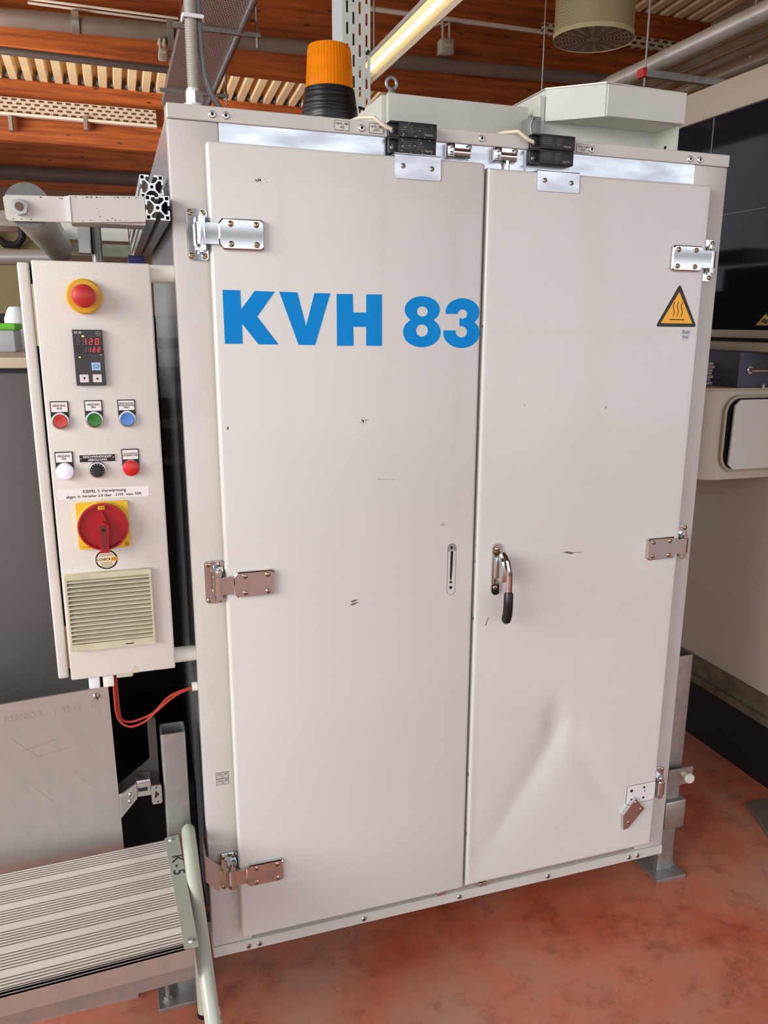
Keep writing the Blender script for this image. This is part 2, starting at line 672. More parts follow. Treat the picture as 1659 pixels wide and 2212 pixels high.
g = G()
prof = []
x = -7.0
while x < 13:
    prof += [(x, 0.0), (x + 0.12, 0.0), (x + 0.15, 0.16), (x + 0.21, 0.16)]
    x += 0.24
n = len(prof)
vs = [(px, yy, deckz(yy) + h) for yy in (-5, 15.05, 26) for px, h in prof]
g.add(vs, [(i + r, i + 1 + r, i + 1 + n + r, i + n + r) for r in (0, n) for i in range(n - 1)])
ceil = mk('ceiling', g, 'deck', smooth=False)
tag(ceil, 'cream folded sheet roof deck above the timber beams', None, None, 'structure')
roof = mk('roof_board', G().prism([[(-5, deckz(-5) + 0.17), (15.05, deckz(15.05) + 0.17), (26, deckz(26) + 0.17), (26, deckz(26) + 0.25), (15.05, deckz(15.05) + 0.25), (-5, deckz(-5) + 0.25)]], -7, 13, YZ), 'deck', ceil, smooth=False)
BY = [-1.6, 3.95, 9.5, 15.05, 20.55]
for by in BY:
    mk('glulam_beam', G().box(-7, 13, by, by + 0.24, 4.6, deckz(by + 0.24) + 0.012, 0.012, 1), 'wood', ceil, smooth=False)
# foam plugs where the deck meets a beam
b = bmesh.new()
bmesh.ops.create_icosphere(b, subdivisions=2, radius=0.06)
for v in b.verts:
    v.co *= random.uniform(0.75, 1.2)
pg = G().bm(b)
pg.move(Matrix.Translation((-2.44, 15.02, deckz(15.02) + 0.06)))
plug = mk('foam_plug', pg, 'foam', ceil, org=(-2.44, 15.02, deckz(15.02) + 0.06))
for k in range(1, 30):
    inst(plug, (-2.44 + 0.24 * k + random.uniform(-.01, .01), 15.02, deckz(15.02) + 0.06), ceil, (random.random(), random.random() * 3, 0), (1, 1, 1.1))

wl = G()
wl.box(-5.1, -5, -5, 26, FZ, 1.2).box(-5.1, -5, -5, 26, 4.4, deckz(-5) + 0.2)
for yy in range(-5, 27, 4):
    wl.box(-5.1, -5, yy - 0.15, yy + 0.15, 1.2, 4.4)
tag(mk('wall_left', wl, 'wallfar', smooth=False), 'long side wall of the hall with a band of windows', None, None, 'structure')
tag(mk('wall_back', G().box(-7, 13, 26, 26.1, FZ, deckz(-5) + 0.2), 'wallfar', smooth=False), 'far end wall of the hall', None, None, 'structure')
tag(mk('wall_right', G().box(8.5, 8.6, -5, 26, FZ, deckz(-5) + 0.2), 'wallfar', smooth=False), 'side wall of the hall behind the machines', None, None, 'structure')
# glazed front of the hall: posts and rails only the chrome can see
fw = G()
for xx in (-5, -3.2, -1.4, 0.5, 2.4, 4.1, 5.8, 8.5):
    fw.box(xx - 0.06, xx + 0.06, -5.1, -4.9, FZ, deckz(-5) + 0.2)
fw.box(-5, 8.5, -5.1, -4.9, 2.2, 2.27).box(-5, 8.5, -5.1, -4.9, 4.0, deckz(-5) + 0.2)
tag(mk('wall_front', fw, 'wallfar', smooth=False), 'glazed front wall of the hall with posts and rails', None, None, 'structure')

tag(mk('yard_ground', G().box(-40, 40, -45, -5.05, FZ - 0.12, FZ - 0.02), mat('yard_concrete', (168, 164, 156), 0.8), smooth=False), 'pale concrete yard in front of the glazed hall front', None, None, 'structure')

# ================================================================== THE CABINET
W = 1.359
cab = thing('oven_cabinet', (W / 2, 0.5, FZ), 'tall off-white two-door cabinet marked KVH 83 in blue', 'cabinet')
DY = -0.036           # door front
# carcass
mk('carcass', G().box(0.012, W - 0.003, 0.03, 1.0, 0.012, 1.99), 'frame', cab)
mk('side_panel', G().box(0.001, 0.013, 0.04, 1.0, 0.03, 1.985), 'polished', cab, 'polished sheet steel side of the cabinet')
mk('stile', G().box(0, 0.1, 0, 0.04, 0.03, 1.972, 0.004), 'frame', cab)
mk('stile', G().box(W - 0.1, W, 0, 0.04, 0.03, 1.972, 0.004), 'frame', cab)
mk('top_rail', G().box(0, W, -0.004, 0.05, 1.972, 2.0, 0.0015, 1), 'frame', cab)
mk('bottom_rail', G().box(0, W, -0.004, 0.06, 0.0, 0.03, 0.0015, 1), 'frame', cab)
mk('roof_sheet', G().box(0.005, W - 0.005, 0.05, 1.0, 1.985, 1.997), 'frame', cab)
mk('header_strip', G().box(0.1, 0.456, 0.001, 0.03, 1.925, 1.972), 'alu', cab, 'bare aluminium strip above the doors')
mk('header_strip', G().box(0.46, 0.80, 0.002, 0.03, 1.92, 1.972), 'alu', cab)
mk('header_strip', G().box(0.80, 1.26, 0.001, 0.03, 1.915, 1.972), 'alu', cab)
mk('sill_strip', G().box(0.1, 1.26, 0.004, 0.03, 0.03, 0.075), 'brushed', cab)

# doors
dl = mk('door', G().box(0.07, 0.677, DY, -0.003, 0.066, 1.93, 0.007, 3), 'paint', cab, 'hinged cabinet door with blue KVH 83 lettering')


def dent(x, z):
    ax, az, bx, bz = 0.962, 0.50, 0.700, 0.095
    dx, dz = bx - ax, bz - az
    ln = math.hypot(dx, dz)
    ux, uz = dx / ln, dz / ln
    s = ((x - ax) * ux + (z - az) * uz) / ln
    t = (x - ax) * uz - (z - az) * ux            # + on the left side of the valley
    t = -t
    along = max(0.0, 1 - max(0, s)) ** 0.75 if s > 0 else math.exp(-(s * ln / 0.05) ** 2)
    side = math.exp(-((t / 0.045) ** 2)) * 0.35 + 0.65 * math.exp(-abs(t) / (0.07 if t > 0 else 0.13))
    d = 0.020 * along * side
    d += 0.006 * math.exp(-(((x - 0.935) / 0.03) ** 2 + ((z - 0.54) / 0.06) ** 2))
    d -= 0.005 * math.exp(-(((x - 0.985) / 0.022) ** 2 + ((z - 0.51) / 0.05) ** 2))
    # shallow fold running to the lower hinge
    ax, az, bx, bz = 0.975, 0.50, 1.15, 0.21
    dx, dz = bx - ax, bz - az
    ln = math.hypot(dx, dz)
    s = ((x - ax) * dx + (z - az) * dz) / ln ** 2
    t = ((x - ax) * dz - (z - az) * dx) / ln
    if 0 < s < 1.1:
        d += 0.004 * math.sin(PI * min(1, max(0, s / 1.1))) * math.exp(-((t / 0.035) ** 2))
    e = min(1, max(0, (x - 0.69) / 0.015), 1) * min(1, max(0, (1.283 - x) / 0.03)) * min(1, max(0, (z - 0.08) / 0.012))
    return d * e


def dented_door():
    x0, x1, z0, z1, y0, y1 = 0.684, 1.289, 0.07, 1.921, DY, -0.003
    bv = 0.007
    b = bmesh.new()
    xs = [x0 + bv] + [x0 + bv + (x1 - x0 - 2 * bv) * i / 70 for i in range(1, 70)] + [x1 - bv]
    zs = [z0 + bv] + [z0 + bv + 0.72 * i / 84 for i in range(1, 85)] + [z1 - bv]
    grid = [[b.verts.new((x, y0 + dent(x, z), z)) for x in xs] for z in zs]
    for j in range(len(zs) - 1):
        for i in range(len(xs) - 1):
            b.faces.new((grid[j][i], grid[j][i + 1], grid[j + 1][i + 1], grid[j + 1][i]))
    ring = grid[0][:] + [r[-1] for r in grid[1:]] + grid[-1][-2::-1] + [r[0] for r in grid[-2:0:-1]]
    prev = ring
    cxm, czm = (x0 + x1) / 2, (z0 + z1) / 2
    for off, dep in ((bv * 0.38, bv * 0.08), (bv * 0.71, bv * 0.29), (bv * 0.92, bv * 0.62), (bv, bv), (bv, y1 - y0)):
        cur = []
        for v in ring:
            ex = (v.co.x <= x0 + bv + 1e-6) * -1 + (v.co.x >= x1 - bv - 1e-6) * 1
            ez = (v.co.z <= z0 + bv + 1e-6) * -1 + (v.co.z >= z1 - bv - 1e-6) * 1
            cur.append(b.verts.new((v.co.x + ex * off, y0 + dep, v.co.z + ez * off)))
        m = len(ring)
        for k in range(m):
            b.faces.new((prev[k], prev[(k + 1) % m], cur[(k + 1) % m], cur[k]))
        prev = cur
    b.faces.new(prev[::-1])
    g = G()
    return g.bm(b)


dr = mk('door', dented_door(), 'paint', cab, 'hinged cabinet door with a creased dent near its foot')
mk('door_gap_strip', G().box(0.672, 0.69, -0.012, 0.0, 0.07, 1.92), 'dark', cab)  # dark strip set in the gap between the doors


# lettering: outlines of the vinyl letters, laid on the door
def zpts(pts, ox, oy, s, y=DY - 0.0004):
    out = []
    for px, py in pts:
        p = at(ox + px / s, oy + py / s, 'y', y)
        out.append((p.x, p.z))
    return out


def letter(loops):
    return mk('letter', G().prism(loops, DY - 0.0006, DY + 0.001, XZ), 'blue', dl, smooth=False)


letter([zpts([(490, 1103), (677, 1108), (688, 1308), (830, 1115), (1043, 1123), (858, 1385), (1082, 1680), (870, 1678), (697, 1460), (703, 1672), (517, 1672)], 380, 400, 4.88)])
letter([zpts([(1088, 1122), (1280, 1130), (1372, 1485), (1460, 1137), (1628, 1140), (1467, 1686), (1293, 1683)], 380, 400, 4.88)])
letter([zpts([(727, 635), (762, 635), (763, 675), (791, 675), (791, 636), (825, 636), (825, 747), (791, 747), (791, 706), (763, 706), (764, 747), (728, 747)], 0, 0, 1)])


def earc(cx, cy, rx, ry, a0, a1, n=18):     # pixel space, y down
    return [(cx + rx * math.cos(math.radians(a0 + (a1 - a0) * i / n)), cy + ry * math.sin(math.radians(a0 + (a1 - a0) * i / n))) for i in range(n + 1)]


o8 = earc(393, 520, 287, 220, -230, 50, 26) + earc(387, 885, 307, 247, -50, 230, 26)
letter([zpts(o8, 860, 600, 7.54), zpts(earc(395, 550, 88, 83, 0, 345, 20), 860, 600, 7.54), zpts(earc(388, 860, 97, 100, 0, 345, 20), 860, 600, 7.54)])
o3 = (earc(1048, 562, 276, 229, 173, 402, 26) + earc(1032, 896, 296, 249, -42, 189, 26)
      + earc(1030, 880, 92, 92, 194, -110, 18) + earc(1048, 592, 78, 76, 130, -178, 18))
letter([zpts(o3, 860, 600, 7.54)])

# hot-surface sign
def rtri(pts, r, n=5):
    """triangle with rounded corners"""
    out = []
    m = len(pts)
    for k in range(m):
        p, a, b = Vector(pts[k]), Vector(pts[k - 1]), Vector(pts[(k + 1) % m])
        u, v = (a - p).normalized(), (b - p).normalized()
        for i in range(n + 1):
            t = i / n
            q = (p + u * r) * (1 - t) ** 2 + p * 2 * t * (1 - t) + (p + v * r) * t ** 2
            out.append((q.x, q.y))
    return out


sg = mk('warning_sticker', G().prism([rtri([(1.2185, 1.687), (1.156, 1.582), (1.280, 1.582)], 0.010)], DY - 0.0005, DY + 0.0005, XZ), 'signblk', cab, 'yellow triangular hot surface warning sign', smooth=False)
mk('sign_field', G().prism([[(1.2185, 1.667), (1.1705, 1.5905), (1.266, 1.5905)]], DY - 0.0008, DY, XZ), 'signyel', sg, smooth=False)
hw = G()
for dx in (-0.011, 0.001, 0.013):
    L_, R_ = [], []
    for i in range(13):
        t = i / 12
        zz = 1.607 + 0.036 * t
        xx = 1.217 + dx + 0.003 * math.sin(t * 2 * PI) + 0.003 * (t - 0.5)
        L_.append((xx - 0.001, zz))
        R_.append((xx + 0.001, zz))
    hw.prism([L_ + R_[::-1]], DY - 0.0011, DY, XZ)
hw.prism([rrect(1.196, 1.24, 1.5985, 1.601, 0.001)], DY - 0.0011, DY, XZ)
mk('heat_symbol', hw, 'signblk', sg, smooth=False)
st = mk('hexagon_sticker', G().prism([[(1.234, 1.576), (1.2635, 1.576), (1.2635, 1.553), (1.249, 1.543), (1.234, 1.553)]], DY - 0.0004, DY, XZ), mat('worn_sticker', (206, 206, 212), 0.5), cab, 'small worn silver hexagon sticker', smooth=False)
text('lettering', 'float\nfrei', 1.249, DY - 0.0006, 1.563, 0.0125, mat('sticker_ink', (96, 108, 132), 0.5), st, bold=0.0002)

# hinges ------------------------------------------------------------
def hinge(zc, side, leaf=True):
    """strap hinge: the frame leaf is the part, the other pieces hang from it"""
    mx = (lambda u: u) if side > 0 else (lambda u: W + 0.001 - u)

    def fr(u, v, w):
        return (mx(u), w, v + zc)
    base = G().prism([rrect(0.026, 0.069, -0.05, 0.05, 0.008)], -0.0065, 0.001, fr)
    base.prism([rrect(0.028, 0.067, -0.048, 0.048, 0.007)], -0.0085, -0.006, fr)
    h = mk('hinge', base, 'chrome', cab, 'polished chrome strap hinge')
    for s in (-1, 1):
        z0 = s * 0.0265
        lug = G()
        lug.prism([[(0.042, -0.003), (0.066, -0.003), (0.066, -0.03), (0.060, -0.041), (0.049, -0.042), (0.043, -0.034)]], z0 - 0.0055, z0 + 0.0055,
                  lambda u, v, w: (mx(u), v, w + zc))
        mk('knuckle', lug, 'chrome', h)
    pin = G().cyl((mx(0.054), -0.031, zc - 0.036), (mx(0.054), -0.031, zc + 0.036), 0.0065, 14)
    mk('pin', pin, 'chrome', h)
    barrel = G().cyl((mx(0.054), -0.031, zc - 0.0205), (mx(0.054), -0.031, zc + 0.0205), 0.0135, 20)
    pts = [(0.034, 0.042), (0.034, -0.042), (0.060, 0.042)]
    pts.append((0.060, -0.042))
    screws(h, [(mx(u), -0.0085, zc + v) for u, v in pts], 0.0062, 0.003)
    if leaf:
        barrel.prism([[(0.054, -0.0205), (0.092, -0.0205), (0.092, 0.0205), (0.054, 0.0205)]], -0.0435, -0.0375, fr)
        out = [(0.086, 0.0205), (0.094, 0.030), (0.172, 0.030), (0.178, 0.025), (0.178, -0.025), (0.172, -0.030), (0.094, -0.030), (0.086, -0.0205)]
        inn = [(0.088, 0.0195), (0.0955, 0.0275), (0.170, 0.0275), (0.1755, 0.0235), (0.1755, -0.0235), (0.170, -0.0275), (0.0955, -0.0275), (0.088, -0.0195)]
        n = len(out)
        vs = [fr(u, v, DY + 0.001) for u, v in out] + [fr(u, v, DY - 0.009) for u, v in out] + [fr(u, v, DY - 0.0115) for u, v in inn]
        fs = [tuple(range(n))[::-1], tuple(range(2 * n, 3 * n))]
        for k in range(n):
            for r in (0, n):
                fs.append((r + k, r + (k + 1) % n, r + n + (k + 1) % n, r + n + k))
        barrel.add(vs, fs)
        mk('door_leaf', barrel, 'chrome', h)
        screws(h, [(mx(u), DY - 0.0113, zc + v) for u, v in ((0.110, 0.0195), (0.162, 0.0195), (0.110, -0.0195), (0.162, -0.0195))], 0.0062, 0.003)
    else:
        mk('barrel', barrel, 'chrome', h)
    return h


for zc in (1.755, 1.006, 0.25):
    hinge(zc, 1)
hinge(1.747, -1)
hinge(1.001, -1)
hinge(0.256, -1, False)
# what is left of the broken hinge leaf
scar = mk('hinge_scar', G().prism([rrect(1.187, 1.287, 0.222, 0.284, 0.008), rrect(1.1885, 1.2855, 0.2235, 0.2825, 0.007)[::-1]], DY - 0.0004, DY, XZ), 'paintchip', cab, smooth=False)
mk('bare_patch', G().prism([rrect(1.1885, 1.2855, 0.2235, 0.2825, 0.007)], DY - 0.0003, DY, XZ), 'tape_scar', scar, smooth=False)
for u, v, r in ((1.204, 0.266, 0.005), (1.247, 0.270, 0.0038), (1.247, 0.236, 0.0038), (1.205, 0.238, 0.003), (1.250, 0.258, 0.002)):
    mk('screw_hole', G().lathe([(r, DY), (r * 0.95, DY - 0.0008)], (u, 0, v), 'y', 10), 'dark', scar)
P_ = [(1.212, 0.246), (1.245, 0.208), (1.193, 0.152), (1.178, 0.150), (1.173, 0.198)]
bl = mk('broken_hinge_leaf', G().prism([P_], DY - 0.013, DY + 0.001, XZ), 'chrome', cab, 'broken chrome hinge leaf hanging askew on the door')
screws(bl, [(1.212, DY - 0.013, 0.234), (1.232, DY - 0.013, 0.209), (1.194, DY - 0.013, 0.172)], 0.005, 0.003)

# rivets of the frame
rv = None
for u, z in ((0.088, 1.985), (0.115, 1.985), (0.400, 1.985), (0.679, 1.986), (0.961, 1.984), (1.240, 1.983), (1.269, 1.983),
             (0.089, 0.013), (0.117, 0.013), (0.40, 0.014), (0.68, 0.014), (0.961, 0.014), (1.239, 0.014), (1.269, 0.014)):
    if rv is None:
        rg = G().lathe([(0.0075, 0), (0.0075, -0.0012), (0.006, -0.003), (0.0032, -0.0034), (0.0028, -0.0022), (0.0001, -0.0022)], (u, -0.004, z), 'y', 16)
        hg = G().lathe([(0.0028, -0.0023), (0.0028, -0.0026)], (u, -0.004, z), 'y', 10)
        rv = mk('rivet', [(rg, 'alubright'), (hg, 'dark')], None, cab, org=(u, -0.004, z))
    else:
        inst(rv, (u, -0.004, z), cab)

# small tags on the top rail
for u, z, s in ((0.356, 1.986, '+010_180\n-H2'), (0.432, 1.986, '+010_180\n-XX1'), (0.937, 1.984, '+010_180\n-X50')):
    t_ = mk('tag', [(G().prism([rrect(u - 0.016, u + 0.016, z - 0.0095, z + 0.0095, 0.001, 2)], -0.0048, -0.003, XZ), 'ink'),
                    (G().prism([rrect(u - 0.0152, u + 0.0152, z - 0.0087, z + 0.0087, 0.001, 2)], -0.0052, -0.003, XZ), 'tag')], None, cab, smooth=False)
    text('lettering', s, u, -0.0055, z, 0.0068, 'ink', t_, bold=0.0001)
for z in (0.5125, 0.4955):
    t_ = mk('tag', [(G().prism([rrect(0.0285, 0.0585, z - 0.0085, z + 0.0085, 0.001, 2)], -0.0006, 0.001, XZ), 'ink'),
                    (G().prism([rrect(0.0293, 0.0577, z - 0.0077, z + 0.0077, 0.001, 2)], -0.0009, 0.001, XZ), mat('grey_tag', (182, 176, 168), 0.5))], None, cab, smooth=False)
    text('lettering', '+010_180\n-S1' if z > 0.5 else '+010_180\n-S2', 0.0435, -0.0012, z, 0.006, 'ink', t_)


# magnetic door switches: pairs of black blocks
def sensor(x0, z0, wid, hgt, worn, cable):
    x1, z1 = x0 + wid, z0 + hgt
    yb, yf = -0.0045, -0.031
    g = G().box(x0 + 0.019, x1, yf, yb, z0, z1, 0.0015, 2)
    g.box(x0, x0 + 0.020, -0.014, yb, z0, z1, 0.001, 1)
    g.box(x0, x0 + 0.02, yf + 0.002, yb, z1 - 0.003, z1).box(x0, x0 + 0.02, yf + 0.002, yb, z0, z0 + 0.003)
    s = mk('door_sensor', g, 'black', cab, 'black plastic safety sensor block')
    screws(s, [(x0 + 0.0085, -0.014, z0 + hgt * 0.42)], 0.005, 0.003, 'zinc')
    pr = G()
    for k in range(4):
        zz = z1 - 0.0075 - 0.0042 * k
        for a, b_ in ((0.022, 0.05), (0.055, 0.075)):
            if worn and random.random() < 0.25:
                continue
            pr.box(x0 + a + random.uniform(0, .006), x0 + b_ - random.uniform(0, .006), yf - 0.0002, yf + 0.0005, zz - 0.0006, zz + 0.0006)
    pr.box(x0 + 0.062, x0 + 0.0628, yf - 0.0002, yf + 0.0005, z0 + 0.003, z0 + 0.01)
    mk('print', pr, mat('faint_print', (92, 90, 90), 0.6), s, smooth=False)
    text('lettering', 'matrix', x0 + 0.086, yf - 0.0002, z0 + 0.008, 0.0072, 'print', s, bold=0.0001)
    if worn:
        wg = G()
        for k in range(15):
            cx, cz = x0 + 0.024 + random.random() ** 1.4 * 0.075, z0 + random.choice((0.004, hgt - 0.005, hgt * 0.5)) + random.uniform(-.004, .004)
            cz = min(max(cz, z0 + 0.002), z1 - 0.002)
            r = random.uniform(0.0006, 0.0022)
            wg.prism([[(cx + r * random.uniform(.5, 1.4) * math.cos(a), cz + r * random.uniform(.4, 1) * math.sin(a)) for a in [i * PI / 3 for i in range(6)]]], yf - 0.0003, yf + 0.0005, XZ)
        mk('scuff', wg, 'worn', s, smooth=False, kind='stuff')
    if cable:
        mk('cable', G().tube(cable, 0.0042, 8), 'cream', s)
    return s


sensor(0.4565, 1.969, 0.105, 0.031, True, [(0.462, -0.02, 1.984), (0.445, -0.02, 1.990), (0.425, -0.012, 2.006), (0.402, 0.02, 2.01), (0.37, 0.08, 2.002)])
sensor(0.4565, 1.937, 0.104, 0.031, True, None)
sensor(0.796, 1.971, 0.106, 0.031, False, [(0.80, -0.02, 1.985), (0.785, -0.02, 1.99), (0.765, -0.012, 2.006), (0.745, 0.02, 2.008), (0.72, 0.09, 2.003)])
sensor(0.795, 1.939, 0.105, 0.031, False, None)
for x0, x1, z0, z1 in ((0.463, 0.569, 1.885, 1.934), (0.805, 0.914, 1.880, 1.924)):
    br = mk('sensor_bracket', G().prism([rrect(x0, x1, z0, z1, 0.004, 3, (0, 0, 1, 1))], DY - 0.003, DY + 0.001, XZ).box(x0, x1, DY - 0.003, -0.004, z1 - 0.0015, z1 + 0.0015), 'alu', cab, 'bent aluminium bracket for the sensor')
    screws(br, [(x0 + 0.019, DY - 0.003, (z0 + z1) / 2 + 0.001), (x1 - 0.021, DY - 0.003, (z0 + z1) / 2 - 0.001)], 0.0055, 0.0035, 'zinc')
mk('spacer_plate', G().box(0.792, 0.905, -0.004, 0.002, 1.925, 1.975), 'alu', cab)

# latch keeps on the header
for x0, z0, rod in ((0.592, 1.940, False), (0.706, 1.940, True)):
    lk = mk('latch_keep', G().box(x0, x0 + 0.06, -0.004, 0.002, z0, z0 + 0.03).box(x0, x0 + 0.019, -0.018, 0.002, z0, z0 + 0.03, 0.003).box(x0 + 0.05, x0 + 0.06, -0.012, 0.002, z0 + 0.001, z0 + 0.029, 0.003), 'chrome', cab, 'chromed latch keep')
    mk('barrel', G().cyl((x0 + 0.015, -0.012, z0 + 0.011), (x0 + 0.054, -0.012, z0 + 0.011), 0.0095, 16), 'chrome', lk)
    screws(lk, [(x0 + 0.0095, -0.018, z0 + 0.022), (x0 + 0.0095, -0.018, z0 + 0.008), (x0 + 0.056, -0.012, z0 + 0.024)], 0.0045, 0.0025, 'ring')
    if rod:
        mk('latch_rod', G().cyl((x0 + 0.035, -0.012, z0 - 0.025), (x0 + 0.035, -0.012, z0 + 0.008), 0.005, 12), 'chrome', lk)
for x0, z0 in ((0.607, 0.041), (0.733, 0.040)):
    lk = mk('latch_keep', G().box(x0, x0 + 0.013, -0.016, 0.006, z0, z0 + 0.012, 0.002).box(x0 + 0.011, x0 + 0.016, -0.010, 0.006, z0 + 0.002, z0 + 0.010).box(x0 + 0.014, x0 + 0.026, -0.014, 0.006, z0 + 0.001, z0 + 0.011, 0.002), 'chrome', cab)

# ghost of the removed handle on the lettered door
slot = mk('handle_scar', G().prism([rrect(0.6065, 0.6295, 0.927, 1.060, 0.0113, 6), rrect(0.6075, 0.6285, 0.928, 1.059, 0.0105, 6)[::-1]], DY - 0.0004, DY, XZ), 'paintchip', cab, 'worn outline where a handle was taken off', smooth=False)
mk('bare_metal', G().prism([ell(0.618, 1.049, 0.0105, 0.0105, 14, 0, 180) + [(0.6075, 1.040), (0.618, 1.043), (0.6285, 1.040)]], DY - 0.0004, DY, XZ), 'zinc', slot, smooth=False)
mk('slot', G().prism([[(0.6142, 0.968), (0.6185, 0.966), (0.6205, 1.0), (0.6215, 1.041), (0.6148, 1.041), (0.6145, 1.0)]], DY - 0.0006, DY, XZ), 'dark', slot, smooth=False)
for zz, r in ((1.050, 0.0035), (0.961, 0.0034), (0.947, 0.0042)):
    mk('screw_hole', G().lathe([(r, DY), (r, DY - 0.0008)], (0.617, 0, zz), 'y', 12), 'dark', slot)

# lever handle on the dented door
hx = 0.7385
hd = mk('door_handle', G().prism([rrect(hx - 0.0125, hx + 0.0125, 0.917, 1.052, 0.0122, 6)], DY - 0.006, DY + 0.001, XZ), 'chrome', cab, 'chrome lever door handle with black grip')
ck = G()
ck.prism([[(DY - 0.004, 1.018), (DY - 0.030, 1.028), (DY - 0.044, 1.015), (DY - 0.050, 0.985), (DY - 0.046, 0.962), (DY - 0.004, 0.962)]], hx - 0.004, hx + 0.016, YZ)
ck.box(hx - 0.010, hx - 0.004, DY - 0.022, DY - 0.004, 0.965, 1.02, 0.002)
mk('cheek', ck, 'chrome', hd)
ar = G()
path = [(hx + 0.004, DY - 0.026, 1.030), (hx + 0.010, DY - 0.042, 1.012), (hx + 0.014, DY - 0.048, 0.985), (hx + 0.016, DY - 0.046, 0.955), (hx + 0.016, DY - 0.046, 0.91)]
ar.tube(path, 0.009, 10)
mk('lever', ar, 'chrome', hd)
gp = G().tube([(hx + 0.016, DY - 0.046, 0.936), (hx + 0.016, DY - 0.047, 0.93), (hx + 0.016, DY - 0.047, 0.90), (hx + 0.0155, DY - 0.046, 0.875), (hx + 0.0135, DY - 0.043, 0.860), (hx + 0.012, DY - 0.040, 0.854)], 0.012, 12, [0.009, 0.0118, 0.0122, 0.0125, 0.0122, 0.007])
mk('grip', gp, 'blackrub', hd)
screws(hd, [(hx, DY - 0.006, 1.037), (hx - 0.002, DY - 0.006, 0.937)], 0.0062, 0.003)


# scuffs and chips with a shape of their own
def mark(pts, m, parent, y=DY - 0.0003, ox=0, oy=0, s=1.0, lum=None):
    mk('scuff', G().prism([zpts(pts, ox, oy, s, y)], y, y + 0.001, XZ), m, parent, smooth=False)


mark([(757, 1299), (764, 1296), (774, 1295), (768, 1299), (760, 1302)], 'paintchip', dl)
mark([(756, 1306), (766, 1302), (776, 1300), (770, 1304), (761, 1308)], 'paintchip', dl)
mark([(1215, 1193), (1226, 1191), (1243, 1194), (1232, 1197)], 'paintchip', dr)
mark([(1236, 1194), (1250, 1191), (1262, 1193), (1248, 1195)], 'smudge', dr)
mark([(490, 923), (494, 921), (494, 928), (491, 929)], 'paintchip', dl)
mark([(950, 1134), (957, 1129), (963, 1132), (957, 1137)], 'smudge', dl)
mark([(1048, 1351), (1055, 1333), (1056, 1333), (1050, 1351)], 'paintchip', dr)
mark([(815, 1034), (852, 1035), (852, 1036), (815, 1036)], 'smudge', dl)
mark([(1306, 880), (1310, 875), (1312, 879), (1308, 884)], 'smudge', dr)
mark([(1131, 875), (1134, 873), (1135, 877), (1132, 878)], 'smudge', dr)
for px, py in ((1041, 703), (1036, 940), (1028, 1178), (1026, 1211), (1020, 1335), (1009, 1672), (1006, 1800)):
    mark([(px, py), (px + 3, py - 2), (px + 4, py + 3), (px + 1, py + 5)], 'paintchip', dr, DY + 0.004)


# dark stain clouds on the door faces
def cloud(cx, cz, rx, rz, parent, n=60, m='smudge'):
    g = G()
    for k in range(n):
        a, r = random.uniform(0, 2 * PI), abs(random.gauss(0, 0.55))
        x_, z_ = cx + rx * r * math.cos(a), cz + rz * r * math.sin(a)
        q = random.uniform(0.0008, 0.002)
        g.prism([[(x_ + q * random.uniform(.4, 1.3) * math.cos(i * PI / 3), z_ + q * random.uniform(.4, 1.2) * math.sin(i * PI / 3)) for i in range(6)]], DY - 0.0002, DY + 0.0005, XZ)
    mk('smudge', g, m, parent, smooth=False, kind='stuff')


M['smudge2'] = mat('faint_smudge', (196, 189, 180), 0.4)
cloud(0.392, 1.367, 0.014, 0.012, dl, 50, 'smudge2')
cloud(0.175, 1.862, 0.02, 0.008, dl, 40, 'smudge2')

# legs: hollow square posts on bolted foot plates
def leg(x0, x1, y0, y1, zt, plate, clampbox):
    w = 0.004
    lp = [rrect(x0, x1, y0, y1, 0.006, 3), rrect(x0 + w, x1 - w, y0 + w, y1 - w, 0.004, 3)[::-1]]
    l = mk('leg', G().prism(lp, FZ + 0.012, zt, XY), 'zinc', cab, 'galvanised square tube leg')
    mk('foot_plate', G().box(*plate, FZ, FZ + 0.012, 0.001, 1), 'zinc', l)
    for bx, by_ in clampbox:
        mk('bolt', G().cyl((bx, by_, FZ + 0.012), (bx, by_, FZ + 0.055), 0.006, 10).cyl((bx, by_, FZ + 0.012), (bx, by_, FZ + 0.024), 0.012, 6).cyl((bx, by_, FZ + 0.012), (bx, by_, FZ + 0.015), 0.015, 14), 'zinc', l)
    return l


lg = leg(-0.092, -0.034, 0.045, 0.105, 0.619, (-0.142, -0.03, -0.012, 0.12), [(-0.118, 0.02), (-0.118, 0.09)])
rg_ = leg(1.392, 1.449, 0.05, 0.107, 0.628, (1.362, 1.47, 0.008, 0.13), [(1.460, 0.075)])
mk('brace', G().box(-0.04, 0.02, 0.06, 0.1, 0.02, 0.06), 'zinc', lg)
mk('brace', G().box(1.35, 1.395, 0.06, 0.1, 0.012, 0.05), 'zinc', rg_)
mk('clamp', G().box(1.386, 1.464, 0.032, 0.115, 0.048, 0.148, 0.008, 2), 'zinc', rg_, 'steel clamp around the leg')
mk('stop_plate', G().box(1.382, 1.472, 0.028, 0.033, 0.206, 0.262, 0.001, 1), 'zinc', rg_)
bp_ = mk('bumper', G().lathe([(0.008, 0.03), (0.009, 0.014), (0.014, 0.008), (0.0165, -0.002), (0.014, -0.008), (0.006, -0.009), (0.0001, -0.007)], (1.436, 0.0, 0.244), 'y', 20), 'whiterub', rg_)
